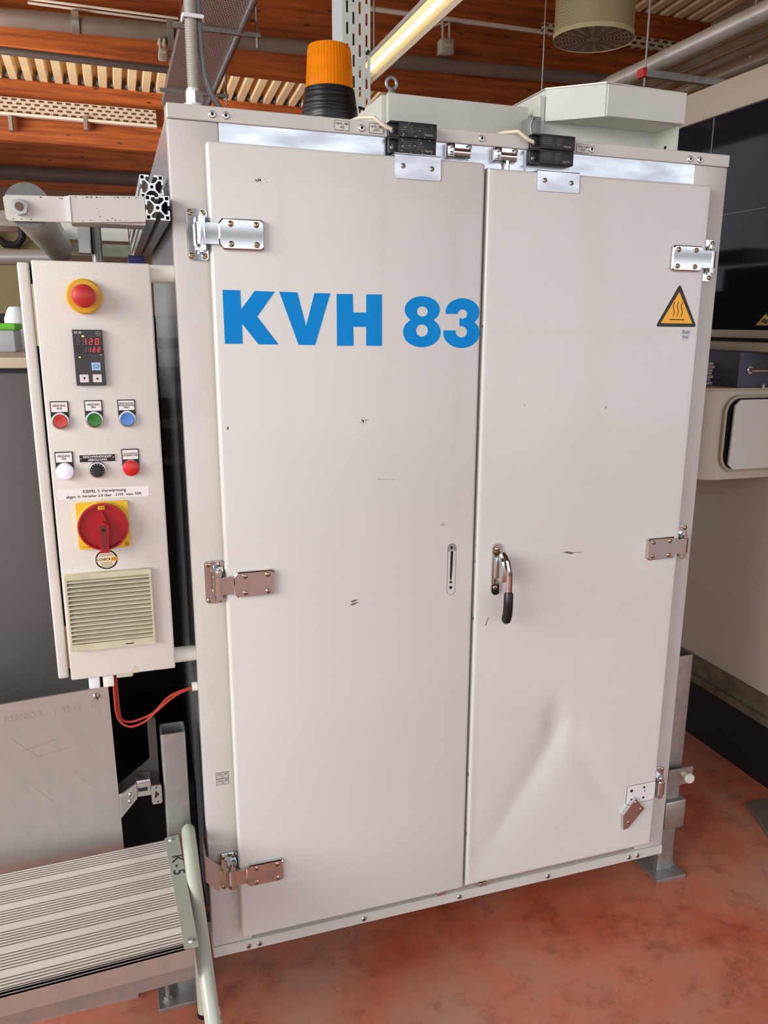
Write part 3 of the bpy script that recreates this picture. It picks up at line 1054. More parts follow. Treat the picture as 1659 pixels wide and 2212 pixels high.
# door stop on the hinge side
bs = G().prism([[(-0.010, 0.262), (0.019, 0.228), (0.020, 0.302), (-0.010, 0.335)]], -0.054, -0.0505, XZ)
bs.box(-0.012, -0.0085, -0.0525, 0.03, 0.262, 0.335)
ds = mk('stop_bracket', bs, 'brushed', cab, 'thin steel door stop bracket')
mk('bumper', G().lathe([(0.012, -0.050), (0.017, -0.044), (0.019, -0.028), (0.015, -0.010), (0.012, 0.0)], (0.014, 0.0, 0.266), 'y', 18), 'rubber', ds)

# ================================================================== ON THE CABINET ROOF
bc = thing('warning_beacon', (0.357, 0.1, 1.997), 'amber rotating warning beacon with black taped base on cabinet roof', 'beacon')
bx_, by_ = 0.357, 0.1
mk('base', G().lathe([(0.064, 1.997), (0.064, 2.01), (0.062, 2.03), (0.0575, 2.06), (0.0545, 2.078), (0.05, 2.08)], (bx_, by_, 0), 'z', 40), 'blacktape', bc)
lg_ = []
nseg = 192
prof = [(0.0525, 2.078), (0.051, 2.085), (0.0465, 2.155), (0.0435, 2.164), (0.036, 2.167)]
vs, fs = [], []
for j, (r, h) in enumerate(prof):
    for k in range(nseg):
        a = 2 * PI * k / nseg
        rr = r * (1 + (0.022 * abs(math.sin(a * 22)) if 0 < j < 4 else 0))
        vs.append((bx_ + rr * math.cos(a), by_ + rr * math.sin(a), h))
for j in range(len(prof) - 1):
    for k in range(nseg):
        fs.append((j * nseg + k, j * nseg + (k + 1) % nseg, (j + 1) * nseg + (k + 1) % nseg, (j + 1) * nseg + k))
fs.append(tuple((len(prof) - 1) * nseg + k for k in range(nseg)))
mk('lens', G().add(vs, fs), 'lens', bc, 'ribbed amber plastic lens', ang=20)
mk('reflector', G().lathe([(0.02, 2.079), (0.02, 2.11), (0.034, 2.12), (0.034, 2.14), (0.012, 2.15)], (bx_, by_, 0), 'z', 20), 'lenscore', bc)
mk('screw', G().cyl((bx_ + 0.06, by_ - 0.02, 2.045), (bx_ + 0.073, by_ - 0.024, 2.041), 0.003, 8), 'blacktape', bc)

jb = thing('junction_enclosure', (0.75, 0.45, 1.997), 'low grey-white steel enclosure with eye bolt on cabinet roof', 'enclosure')
mk('body', G().box(0.545, 0.95, 0.32, 0.60, 1.997, 2.138, 0.003), 'boxgrey', jb)
mk('lid', G().box(0.556, 0.945, 0.298, 0.318, 1.999, 2.139, 0.003), 'boxgrey', jb)
ev = G()
ring = [(0.575 + 0.0135 * math.cos(2 * PI * k / 20), 0.33, 2.168 + 0.0135 * math.sin(2 * PI * k / 20)) for k in range(20)]
ev.tube(ring + ring[:2], 0.0042, 10)
ev.lathe([(0.011, 2.139), (0.011, 2.146), (0.006, 2.156)], (0.575, 0.33, 0), 'z', 16)
mk('eye_bolt', ev, 'zinc', jb)
pl = mk('connector', G().box(0.925, 0.955, 0.24, 0.30, 2.035, 2.105, 0.004).box(0.915, 0.935, 0.225, 0.26, 2.045, 2.10, 0.004), mat('connector_grey', (150, 150, 146), 0.5, 0.3), jb, 'grey heavy-duty plug connector')
mk('clip', G().tube([(0.918, 0.222, 2.055), (0.913, 0.222, 2.075), (0.920, 0.222, 2.098), (0.928, 0.222, 2.094)], 0.0025, 6), 'zinc', pl)

hdn = thing('roof_hood', (1.15, 0.35, 1.997), 'grey-white sheet metal hood with slanted corner on cabinet roof', 'hood')
HB, HT = 2.10, 2.176
plan = [(0.976, 0.262), (1.09, 0.158), (1.335, 0.170), (1.335, 0.62), (0.976, 0.62)]
mk('hood_box', G().prism([plan], HB, HT, XY), 'boxgrey', hdn, smooth=False)
mk('hood_lid', G().prism([[(0.972, 0.262), (1.088, 0.154), (1.341, 0.166), (1.341, 0.62), (0.972, 0.62)]], HT, HT + 0.003, XY), 'brushed', hdn, smooth=False)
mk('front_flap', G().box(1.094, 1.331, 0.154, 0.163, HB + 0.001, HT - 0.001, 0.001, 1).move(Matrix.Rotation(0, 4, 'Z')), 'boxgrey', hdn)
mk('plinth', G().box(0.972, 1.325, 0.27, 0.62, 1.997, HB), 'boxgrey', hdn)
mk('side_plate', G().box(1.325, 1.333, 0.178, 0.62, 1.997, HB), 'boxgrey', hdn)
mk('bolt', G().cyl((1.325, 0.22, 2.055), (1.322, 0.22, 2.055), 0.004, 8), 'dark', hdn)
mk('panel_edge', G().box(0.958, 0.974, 0.262, 0.30, 1.997, 2.16, 0.001, 1), 'boxgrey', hdn)

cdt = thing('flexible_conduit', (0.06, 0.055, 1.997), 'ribbed steel flexible conduit rising from cabinet roof corner', 'conduit')
c0, c1 = Vector((0.0605, 0.055, 2.04)), Vector((0.062, 0.062, 2.6))
path, rad = [], []
for k in range(241):
    t = k / 240
    path.append(c0.lerp(c1, t))
    rad.append(0.0108 + (0.0024 if k % 2 else 0))
mk('hose', G().tube(path, 0.012, 12, rad), mat('hose_steel', (198, 196, 190), 0.4, 0.45), cdt, ang=80)
mk('gland_nut', G().cyl((0.0605, 0.055, 1.997), (0.0605, 0.055, 2.012), 0.024, 20).cyl((0.0605, 0.055, 2.012), (0.0605, 0.055, 2.036), 0.019, 6).cyl((0.0605, 0.055, 2.036), (0.0605, 0.055, 2.042), 0.015, 16), 'zinc', cdt)
mk('cable_tie', G().tube([(0.046, 0.04, 2.172), (0.083, 0.04, 2.172), (0.086, 0.07, 2.172), (0.046, 0.075, 2.172), (0.046, 0.04, 2.172)], 0.004, 6), 'white', cdt)
tag(mk('grey_cable', G().tube([(0.076, 0.062, 2.6), (0.077, 0.06, 2.2), (0.079, 0.06, 2.12), (0.084, 0.06, 2.07), (0.096, 0.06, 2.035), (0.112, 0.065, 2.015), (0.13, 0.09, 2.002)], 0.0062, 10), 'greycable'), 'thin grey cable tied to the conduit on cabinet roof', 'cable')

# ================================================================== THE CONTROL ENCLOSURE
ce = thing('control_enclosure', (-0.16, 0.1, 0.805), 'narrow off-white control enclosure with buttons and emergency stop', 'control panel')
mk('body', G().box(-0.292, -0.052, 0.03, 0.22, 0.808, 1.69, 0.003), 'encl', ce)
pd = mk('panel_door', G().box(-0.273, -0.0495, 0.0, 0.026, 0.805, 1.695, 0.004, 3), 'encl', ce, 'textured front door of the enclosure')
mk('side_flange', G().box(-0.2985, -0.2775, 0.0, 0.04, 0.812, 1.690, 0.004, 3), 'encl', ce)
mk('hinge_strip', G().box(-0.277, -0.2735, 0.012, 0.03, 1.53, 1.65), 'screw', ce)
mk('hinge_strip', G().box(-0.277, -0.2735, 0.012, 0.03, 0.83, 0.93), 'screw', ce)
mk('gap_shadow', G().box(-0.2785, -0.272, 0.026, 0.031, 0.81, 1.69), 'dark', ce)
for z in (1.678, 0.818):
    mk('spacer_tube', G().cyl((-0.053, 0.05, z), (0.0, 0.05, z), 0.0185, 24), 'nylon', ce, 'white nylon spacer tube')

es = mk('emergency_stop', G().lathe([(0.034, 0), (0.034, -0.016), (0.031, -0.020), (0.014, -0.021)], (-0.180, 0, 1.6275), 'y', 40), 'estopyel', ce, 'red mushroom emergency stop on yellow ring')
mk('mushroom', G().lathe([(0.013, -0.02), (0.014, -0.034), (0.0215, -0.037), (0.0225, -0.043), (0.0195, -0.049), (0.012, -0.053), (0.0001, -0.054)], (-0.180, 0, 1.6275), 'y', 32), 'red', es)

ks = mk('controller', G().box(-0.2085, -0.1515, -0.010, 0.002, 1.4515, 1.563, 0.001, 1), 'ksgrey', ce, 'dark grey temperature controller with red digits')
mk('display', G().box(-0.2055, -0.1545, -0.0106, -0.009, 1.516, 1.547), 'ksdisp', ks, smooth=False)


def seg7(cx, cz, w, h, on, t, m, y):
    """a seven-segment figure, its lit or unlit strokes joined"""
    g = G()
    S = {'a': (-w / 2, w / 2, h / 2 - t / 2, h / 2 + t / 2), 'g': (-w / 2, w / 2, -t / 2, t / 2), 'd': (-w / 2, w / 2, -h / 2 - t / 2, -h / 2 + t / 2),
         'f': (-w / 2 - t / 2, -w / 2 + t / 2, 0, h / 2), 'b': (w / 2 - t / 2, w / 2 + t / 2, 0, h / 2),
         'e': (-w / 2 - t / 2, -w / 2 + t / 2, -h / 2, 0), 'c': (w / 2 - t / 2, w / 2 + t / 2, -h / 2, 0)}
    for k in on:
        x0, x1, z0, z1 = S[k]
        sl = 0.08
        e = t * 0.25
        if k in 'agd':
            x0, x1 = x0 + e, x1 - e
        else:
            z0, z1 = z0 + e, z1 - e
        q = [(cx + x0 + sl * z0, cz + z0), (cx + x1 + sl * z0, cz + z0), (cx + x1 + sl * z1, cz + z1), (cx + x0 + sl * z1, cz + z1)]
        g.add([(u, y, v) for u, v in q], [(0, 1, 2, 3)])
    return g


for cz, h, w, xs, ds_ in ((1.5395, 0.0112, 0.0058, (-0.1985, -0.1865, -0.1745, -0.1625), '8120'), (1.5235, 0.0082, 0.0042, (-0.1865, -0.178, -0.1695, -0.1605), '8122')):
    for cx, d in zip(xs, ds_):
        mk('dim_figure', seg7(cx, cz, w, h, 'abcdefg', 0.0015, None, -0.0108), 'segoff', ks, smooth=False)
        on = {'1': 'bc', '2': 'abged', '0': 'abcdef', '8': ''}[d]
        if on:
            mk('lit_figure', seg7(cx, cz, w, h, on, 0.0011, None, -0.0111), 'segon', ks, smooth=False)
text('lettering', 'KS 50', -0.198, -0.0104, 1.557, 0.0058, 'keywhite', ks, bold=0.00012)
text('lettering', '°C', -0.1575, -0.0104, 1.5128, 0.004, 'keywhite', ks, bold=0.0001)
mk('emblem', G().prism([ell(-0.1595, 1.5555, 0.0046, 0.0042, 20), ell(-0.1595, 1.5555, 0.0038, 0.0034, 20)[::-1]], -0.0105, -0.0095, XZ).box(-0.1625, -0.1565, -0.0105, -0.0095, 1.555, 1.5562), 'print', ks, smooth=False)
mk('indicator', G().box(-0.1905, -0.187, -0.0106, -0.0095, 1.5485, 1.5515), 'ledor', ks, smooth=False)
mk('indicator', G().box(-0.1995, -0.1965, -0.0106, -0.0095, 1.507, 1.5095), 'ledgr', ks, smooth=False)
mk('indicator', G().box(-0.188, -0.185, -0.0106, -0.0095, 1.507, 1.5095), 'dark', ks, smooth=False)
kb = mk('key', G().box(-0.1765, -0.1595, -0.0108, -0.009, 1.482, 1.498, 0.0006, 1), 'keyblue', ks)
mk('key_symbol', G().prism([rrect(-0.1738, -0.1622, 1.4872, 1.4935, 0.003, 5), rrect(-0.1729, -0.1631, 1.4881, 1.4926, 0.0022, 5)[::-1]], -0.0111, -0.0105, XZ).prism([[(-0.1675, 1.4872), (-0.1645, 1.4872), (-0.1665, 1.4893)]], -0.0111, -0.0105, XZ), 'keyblueink', ks, smooth=False)
for cx, up in ((-0.1925, False), (-0.1675, True)):
    mk('key', G().box(cx - 0.0085, cx + 0.0085, -0.0108, -0.009, 1.458, 1.474, 0.0006, 1), 'keywhite', ks)
    s = 1 if up else -1
    mk('key_symbol', G().prism([[(cx - 0.0028, 1.466 - 0.0025 * s), (cx + 0.0028, 1.466 - 0.0025 * s), (cx, 1.466 + 0.003 * s)]], -0.0111, -0.0105, XZ), 'ink', ks, smooth=False)


def button(cx, cz, s, kind, m, label, sz=0.0056):
    x0, x1, z0, z1 = cx - 0.0175, cx + 0.0175, cz - 0.002, cz + 0.040
    p = mk('push_button' if kind != 'lamp' else 'indicator_lamp', G().box(x0, x1, -0.003, 0.001, z0, z1, 0.0006, 1), 'signblk', ce, label)
    mk('legend', G().box(x0 + 0.002, x1 - 0.002, -0.0036, -0.0025, z1 - 0.0215, z1 - 0.002), 'label', p, smooth=False)
    text('lettering', s, cx, -0.0039, z1 - 0.0118, sz, 'ink', p, bold=0.00012)
    if kind == 'push':
        mk('bezel', G().lathe([(0.0178, 0.0), (0.0178, -0.006), (0.0165, -0.010), (0.0143, -0.0105), (0.0140, -0.007)], (cx, 0, cz), 'y', 32), 'ring', p)
        mk('cap', G().lathe([(0.0138, -0.003), (0.0138, -0.0095), (0.0128, -0.0105), (0.006, -0.0088), (0.0001, -0.0085)], (cx, 0, cz), 'y', 28), m, p)
    else:
        mk('bezel', G().lathe([(0.0178, 0.0), (0.0178, -0.006), (0.0165, -0.009), (0.014, -0.009)], (cx, 0, cz), 'y', 32), 'ring', p)
        mk('lens', G().lathe([(0.0172, -0.006), (0.0172, -0.012), (0.0155, -0.0155), (0.009, -0.0185), (0.0001, -0.0195)], (cx, 0, cz), 'y', 28), m, p)


button(-0.2455, 1.380, 'HEIZUNG\nAUS', 'push', 'btnred', 'red push button below HEIZUNG AUS')
button(-0.180, 1.381, 'HEIZUNG\nEIN', 'push', 'btngreen', 'green push button below HEIZUNG EIN')
button(-0.115, 1.381, 'EINSTELLUNG\nPRODUKTIONS-\nWERT', 'push', 'btnblue', 'blue push button', 0.0044)
button(-0.2455, 1.276, 'HEIZUNG\nEIN', 'lamp', 'btnwhite', 'lit white indicator lamp')
button(-0.1145, 1.277, 'SCHUTZKREIS\nUNTERBROCHEN', 'lamp', 'lampred', 'red indicator lamp', 0.0043)
pt = mk('speed_knob', G().lathe([(0.0178, 0.0), (0.0178, -0.006), (0.0165, -0.009), (0.0145, -0.0095), (0.0145, -0.007)], (-0.182, 0, 1.2755), 'y', 32), 'ring', ce, 'black rotary speed knob in a satin ring')
mk('dial', G().lathe([(0.0143, -0.002), (0.0143, -0.0085), (0.0001, -0.0085)], (-0.182, 0, 1.2755), 'y', 28), 'blackrub', pt)
tk = G()
for k in range(11):
    a = math.radians(225 - 27 * k)
    for r0 in (0.0105,):
        c_, s_ = math.cos(a), math.sin(a)
        q = [(-0.182 + c_ * r - s_ * d, -0.0088, 1.2755 + s_ * r + c_ * d) for r, d in ((r0, -0.0004), (0.0132, -0.0004), (0.0132, 0.0004), (r0, 0.0004))]
        tk.add(q, [(0, 1, 2, 3)])
mk('scale_mark', tk, 'keywhite', pt, smooth=False)
mk('knob', G().lathe([(0.0088, -0.008), (0.0085, -0.017), (0.0075, -0.0185), (0.0001, -0.0185)], (-0.182, 0, 1.2755), 'y', 20), 'black', pt)
np_ = mk('name_plate', G().box(-0.2165, -0.1445, -0.0022, 0.001, 1.2915, 1.3085), 'label', ce, 'black engraved plate reading GESCHWINDIGKEIT ABROLLUNG', smooth=False)
mk('plate_field', G().box(-0.2155, -0.1455, -0.0026, -0.002, 1.2925, 1.3075), 'signblk', np_, smooth=False)
text('lettering', 'GESCHWINDIGKEIT\nABROLLUNG', -0.1805, -0.0029, 1.300, 0.0064, 'label', np_, bold=0.00012)
screws(np_, [(-0.2125, -0.0026, 1.2995), (-0.1485, -0.0026, 1.301)], 0.0014, 0.0006, 'ring', slot=False)

# printed strip, slightly askew
lb = G().box(-0.0915, 0.0915, -0.0006, 0.001, -0.0112, 0.0112)
lb.move(Matrix.Translation((-0.1735, 0, 1.2245)) @ Matrix.Rotation(math.radians(0.3), 4, 'Y'))
lb = mk('printed_label', lb, 'label', ce, 'white printed strip above the main switch', smooth=False)
text('lettering', 'KIEFEL 5 Vorwärmung', -0.172, -0.0009, 1.2295, 0.0094, 'ink', lb, bold=0.00014, rot=0.004)
text('lettering', 'abges. in Verteiler 2.8 über  -31F6  max. 50A', -0.173, -0.0009, 1.2195, 0.0083, 'ink', lb, bold=0.00012, rot=0.004)

ms = mk('main_switch', G().prism([rrect(-0.2315, -0.127, 1.1055, 1.2065, 0.004, 3)], -0.010, 0.001, XZ), 'swyel', ce, 'red and yellow rotary main switch')
mk('collar', G().lathe([(0.053, -0.009), (0.053, -0.017), (0.050, -0.019)], (-0.1795, 0, 1.1562), 'y', 44), 'swyel', ms)
mk('dial', G().lathe([(0.0505, -0.012), (0.0515, -0.026), (0.050, -0.030), (0.0468, -0.030), (0.0455, -0.022), (0.0001, -0.021)], (-0.1795, 0, 1.1562), 'y', 48), 'swred', ms)
hnd = G().prism([[(-0.1795, 1.1705), (-0.1675, 1.1625), (-0.1705, 1.135), (-0.171, 1.1035), (-0.188, 1.1035), (-0.1885, 1.135), (-0.1915, 1.1625)]], -0.044, -0.020, XZ)
hnd.prism([[(-0.1795, 1.190), (-0.1675, 1.1625), (-0.1915, 1.1625)]], -0.032, -0.02, XZ)
mk('switch_handle', hnd, 'swred', ms)
mk('handle_inset', G().prism([[(-0.1795, 1.1665), (-0.171, 1.160), (-0.1735, 1.140), (-0.174, 1.112), (-0.185, 1.112), (-0.1855, 1.140), (-0.188, 1.160)]], -0.0444, -0.043, XZ), 'swdark', ms, smooth=False)
mk('key_hole', G().lathe([(0.0042, -0.043), (0.0042, -0.0448)], (-0.1795, 0, 1.1535), 'y', 14), 'dark', ms)
mk('on_window', G().box(-0.187, -0.173, -0.0302, -0.02, 1.1945, 1.2025, 0.001, 1), 'swyel', ms)
text('lettering', 'I ON', -0.180, -0.0305, 1.1985, 0.0058, 'ink', ms, bold=0.0001)
text('lettering', 'H', -0.1345, -0.0103, 1.112, 0.007, 'ink', ms, bold=0.0001)
mk('emblem', G().prism([ell(-0.1345, 1.112, 0.0036, 0.0052, 18), ell(-0.1345, 1.112, 0.003, 0.0045, 18)[::-1]], -0.0104, -0.0095, XZ), 'ink', ms, smooth=False)
mk('switch_symbol', G().tube([(-0.2245, -0.0102, 1.1095), (-0.217, -0.0102, 1.112), (-0.214, -0.0102, 1.1095), (-0.2095, -0.0102, 1.110)], 0.0004, 5), 'ink', ms)

ec = mk('inspection_sticker', G().prism([ell(-0.179, 1.0775, 0.0228, 0.0218, 36)], -0.0005, 0.001, XZ), 'signblk', ce, 'round inspection sticker reading E-CHECK', smooth=False)
mk('sticker_field', G().prism([ell(-0.179, 1.0775, 0.0196, 0.0187, 32)], -0.0008, 0, XZ), mat('sticker_cream', (226, 214, 184), 0.5), ec, smooth=False)
mk('band', G().prism([rrect(-0.2005, -0.1575, 1.0735, 1.0825, 0.002, 3)], -0.0011, 0, XZ), mat('sticker_band', (232, 216, 170), 0.5), ec, smooth=False)
mk('badge', G().prism([rrect(-0.1695, -0.157, 1.0735, 1.0825, 0.0015, 3)], -0.0013, 0, XZ), 'estopyel', ec, smooth=False)
mk('badge_ring', G().prism([ell(-0.1635, 1.078, 0.0042, 0.0026, 16), ell(-0.1635, 1.078, 0.003, 0.0016, 16)[::-1]], -0.0015, 0, XZ), 'red', ec, smooth=False)
text('lettering', 'E-CHECK', -0.1852, -0.0014, 1.078, 0.0074, 'ink', ec, bold=0.0002)
tl = G()
for zz, hw_ in ((1.0925, 0.009), (1.0895, 0.012), (1.0865, 0.014), (1.0705, 0.013), (1.0675, 0.011), (1.0645, 0.012), (1.0615, 0.008)):
    tl.box(-0.179 - hw_, -0.179 + hw_, -0.001, 0, zz - 0.0004, zz + 0.0004)
mk('small_print', tl, 'ink', ec, smooth=False)

vg = mk('vent_grille', G().prism([rrect(-0.2665, -0.0895, 0.877, 1.052, 0.002, 2), rrect(-0.2625, -0.0935, 0.893, 1.040, 0.002, 2)[::-1]], -0.014, 0.001, XZ).box(-0.264, -0.092, -0.003, 0.001, 0.89, 1.042), 'vent', ce, 'cream plastic louvred fan grille')
mk('filter_mat', G().box(-0.2625, -0.0935, -0.0045, -0.003, 0.892, 1.041), mat('dirty_filter', (84, 78, 62), 0.8), vg, smooth=False)
slat = None
for k in range(15):
    z = 0.8975 + k * 0.00985
    if slat is None:
        sgm = G().prism([[(-0.0045, z + 0.0022), (-0.013, z - 0.0022), (-0.0145, z - 0.0022), (-0.0145, z + 0.0006), (-0.0045, z + 0.0034)]], -0.2635, -0.0925, YZ)
        slat = mk('slat', sgm, 'vent', vg, org=(-0.178, -0.009, z))
    else:
        inst(slat, (-0.178, -0.009, z), vg)
mk('latch_notch', G().box(-0.153, -0.136, -0.0146, -0.013, 0.8825, 0.8845), 'dark', vg)
mk('glue_residue', G().prism([[(-0.150, 0.8062), (-0.128, 0.8062), (-0.132, 0.818), (-0.138, 0.824), (-0.144, 0.816)]], -0.0004, 0.001, XZ), mat('old_glue', (206, 194, 166), 0.6), ce, smooth=False)
mk('glue_residue', G().box(-0.178, -0.142, 0.0, 0.012, 0.797, 0.806, 0.003, 1), mat('sealant', (196, 188, 172), 0.7), ce)
for x0 in (-0.238, -0.208):
    mk('mounting_block', G().box(x0, x0 + 0.023, 0.01, 0.04, 0.775, 0.806, 0.002), 'nylon' if x0 > -0.22 else 'white', ce)

# red cables looping from the enclosure to the cabinet
for nm, off, lab in ((0, 0.0, 'red cable hanging in the lower loop below the control enclosure'), (1, 0.006, 'red cable hanging in the upper loop below the control enclosure')):
    pts = [(-0.188 + off, 0.05 + off, 0.82), (-0.187 + off, 0.05 + off, 0.74), (-0.186 + off, 0.05 + off, 0.69), (-0.176, 0.05 + off, 0.662 + off), (-0.155, 0.05 + off, 0.650 + off * 1.6),
           (-0.125, 0.05 + off, 0.658 + off * 1.3), (-0.10, 0.05 + off, 0.678), (-0.07, 0.05 + off, 0.702 + off), (-0.04, 0.05, 0.72 + off * 0.7), (0.002, 0.05, 0.732)]
    P3 = [Vector(p) for p in pts]
    sm = []
    for i in range(len(P3) - 1):
        a0, a1, a2, a3 = P3[max(0, i - 1)], P3[i], P3[i + 1], P3[min(len(P3) - 1, i + 2)]
        for k in range(5):
            t = k / 5
            sm.append(0.5 * ((2 * a1) + (a2 - a0) * t + (2 * a0 - 5 * a1 + 4 * a2 - a3) * t * t + (3 * a1 - a0 - 3 * a2 + a3) * t ** 3))
    sm.append(P3[-1])
    tag(mk('red_cable', G().tube(sm, 0.003, 8), 'redcable'), lab, 'cable')
mk('cable_gland', G().cyl((0.0, 0.05, 0.732), (-0.012, 0.05, 0.732), 0.011, 14), 'nylon', cab)

# ================================================================== ROLLER ARM AND PROFILES
ra = thing('roller_arm', (-0.18, 0.0, 1.76), 'chipped white bracket arm carrying a bare steel guide roller', 'roller')
ab = G().prism([[(-0.306, 1.766), (-0.300, 1.762), (-0.195, 1.765), (-0.195, 1.811), (-0.303, 1.808), (-0.308, 1.803)]], -0.03, -0.022, XZ)
ab.prism([[(-0.193, 1.764), (-0.054, 1.772), (-0.054, 1.819), (-0.193, 1.813)]], -0.034, -0.02, XZ)
arm = mk('arm_plate', ab, 'armwhite', ra)
mk('weld', G().prism([[(-0.199, 1.765), (-0.191, 1.765), (-0.191, 1.811), (-0.199, 1.811)]], -0.036, -0.021, XZ), 'white', ra)
mk('arm_return', G().box(-0.193, -0.054, -0.021, 0.06, 1.766, 1.771), 'brushed', ra)
nt_ = G()
nt_.prism([[(-0.280 + 0.0155 * math.cos(k * PI / 3 + .3), 1.787 + 0.0155 * math.sin(k * PI / 3 + .3)) for k in range(6)]], -0.043, -0.03, XZ)
mk('nut', nt_, 'zinc', ra)
mk('stud', G().lathe([(0.0075, -0.03), (0.0075, -0.049), (0.0001, -0.049)], (-0.280, 0, 1.787), 'y', 16), mat('rusty_stud', (112, 92, 82), 0.6, 0.4), ra)
mk('roller', G().lathe([(0.036, -0.012), (0.040, -0.008), (0.040, 1.05), (0.030, 1.08), (0.0001, 1.08)], (-0.268, 0, 1.793), 'y', 36), 'brushed', ra, 'bare steel guide roller')
mk('roller_cap', G().lathe([(0.041, -0.016), (0.041, -0.008), (0.0001, -0.008)], (-0.268, 0, 1.793), 'y', 36), 'rodsteel', ra)
chips = G()
for k in range(34):
    cx = random.choice((random.uniform(-0.19, -0.06), random.uniform(-0.30, -0.06)))
    edge = random.random()
    f = (cx + 0.193) / 0.14
    lo, hi = (1.765 + 0.007 * max(0, f), 1.812 + 0.006 * max(0, f)) if cx > -0.193 else (1.763, 1.809)
    cz = hi - 0.002 if edge < 0.4 else (lo + 0.003 if edge < 0.75 else random.uniform(lo, hi))
    q = random.uniform(0.0006, 0.002)
    yy = -0.0343 if cx > -0.193 else -0.0303
    chips.prism([[(cx + q * random.uniform(.6, 2) * math.cos(i * PI / 3), cz + q * random.uniform(.4, 1) * math.sin(i * PI / 3)) for i in range(6)]], yy, yy + 0.001, XZ)
mk('paint_chip', chips, 'paintchip', ra, smooth=False, kind='stuff')
mk('tie_rod', G().cyl((-0.152, 0.3, 1.62), (-0.152, 0.3, 1.80), 0.012, 16), 'rodsteel', ra)
mk('rod_holder', G().box(-0.195, -0.135, 0.29, 0.31, 1.79, 1.80).box(-0.19, -0.165, 0.26, 0.31, 1.73, 1.80), 'brushed', ra)
pa, pb = at(118, 478, 'y', 0.8), at(278, 522, 'y', 0.8)
mk('cross_plate', G().box(pa.x, pb.x, 0.8, 0.81, pb.z, pa.z), 'boxgrey', ra)
pa, pb = at(140, 524, 'y', 0.95), at(285, 556, 'y', 0.95)
mk('under_plate', G().box(pa.x, pb.x, 0.95, 0.96, pb.z, pa.z), mat('mottled_plate', (188, 186, 170), 0.5, var=0.25, vscale=30), ra)
pa, pb = at(276, 551, 'y', 0.3), at(313, 572, 'y', 0.3)
mk('clip', G().box(pa.x, pb.x, 0.3, 0.32, pb.z, pa.z, 0.002), 'blueclip', ra)


def profile_section(cx, cz, a):
    """slotted square extrusion: outline with four T-slots, a centre bore and four corner hollows"""
    h = a / 2
    q = []
    for k in range(4):
        r = math.radians(90 * k)
        for u, v in ((0.5, -0.5), (0.5, -0.12), (0.47, -0.09), (0.42, -0.11), (0.42, -0.24), (0.33, -0.27), (0.28, -0.24), (0.16, -0.10),
                     (0.16, 0.10), (0.28, 0.24), (0.33, 0.27), (0.42, 0.24), (0.42, 0.11), (0.47, 0.09), (0.5, 0.12)):
            u, v = u * a, v * a
            q.append((cx + u * math.cos(r) - v * math.sin(r), cz + u * math.sin(r) + v * math.cos(r)))
    holes = [ell(cx, cz, 0.075 * a, 0.075 * a, 12)[::-1]]
    for sx in (-1, 1):
        for sz in (-1, 1):
            c = 0.395 * a
            e = 0.07 * a
            holes.append([(cx + sx * c - e, cz + sz * c - e), (cx + sx * c - e, cz + sz * c + e), (cx + sx * c + e, cz + sz * c + e), (cx + sx * c + e, cz + sz * c - e)])
    return [q] + holes


for cx, cz, y0, y1, lab in ((-0.0295, 1.7995, -0.03, 1.3, 'slotted aluminium profile at the end of the white arm'), (-0.033, 1.852, 0.07, 1.2, 'slotted aluminium profile resting above the other one')):
    pf = thing('aluminium_profile', (cx, (y0 + y1) / 2, cz - 0.023), lab, 'profile')
    mk('extrusion', G().sheet(profile_section(cx, cz, 0.046), y0, y1, XZ), 'alubright', pf, smooth=False)
    mk('bore', G().cyl((cx, y0 + 0.01, cz), (cx, y1 - 0.01, cz), 0.005, 10), 'dark', pf)

# ================================================================== STEEL SHEET, BRACKET, STEP
ss = thing('steel_sheet', (-0.6, 0.02, FZ), 'scratched stainless steel cover sheet left of the cabinet', 'steel sheet')
mk('sheet', G().prism([[(-1.2, FZ), (-0.190, FZ), (-0.200, 0.755), (-1.2, 0.70)]], 0.06, 0.066, XZ), 'brushed', ss)
screws(ss, [(-0.227, 0.06, 0.735), (-0.205, 0.06, -0.07)], 0.008, 0.005, 'zinc', 'bolt')
text('stencil', 'REINOX   1.4511   III', -0.325, 0.0595, 0.710, 0.023, mat('faint_stencil', (178, 170, 163), 0.45, 0.7), ss, rot=math.radians(2.6))['kind'] = 'stuff'
for a_, b_ in (((-0.40, 0.62), (-0.32, 0.64)), ((-0.38, 0.60), (-0.29, 0.615)), ((-0.40, 0.55), (-0.34, 0.48)), ((-0.30, 0.56), (-0.25, 0.50)), ((-0.42, 0.66), (-0.36, 0.60))):
    mk('scratch', G().quad((a_[0], 0.0596, a_[1]), (b_[0], 0.0596, b_[1]), (b_[0], 0.0596, b_[1] + 0.0009), (a_[0], 0.0596, a_[1] + 0.0006)), mat('scratch', (140, 132, 126), 0.5), ss, smooth=False)

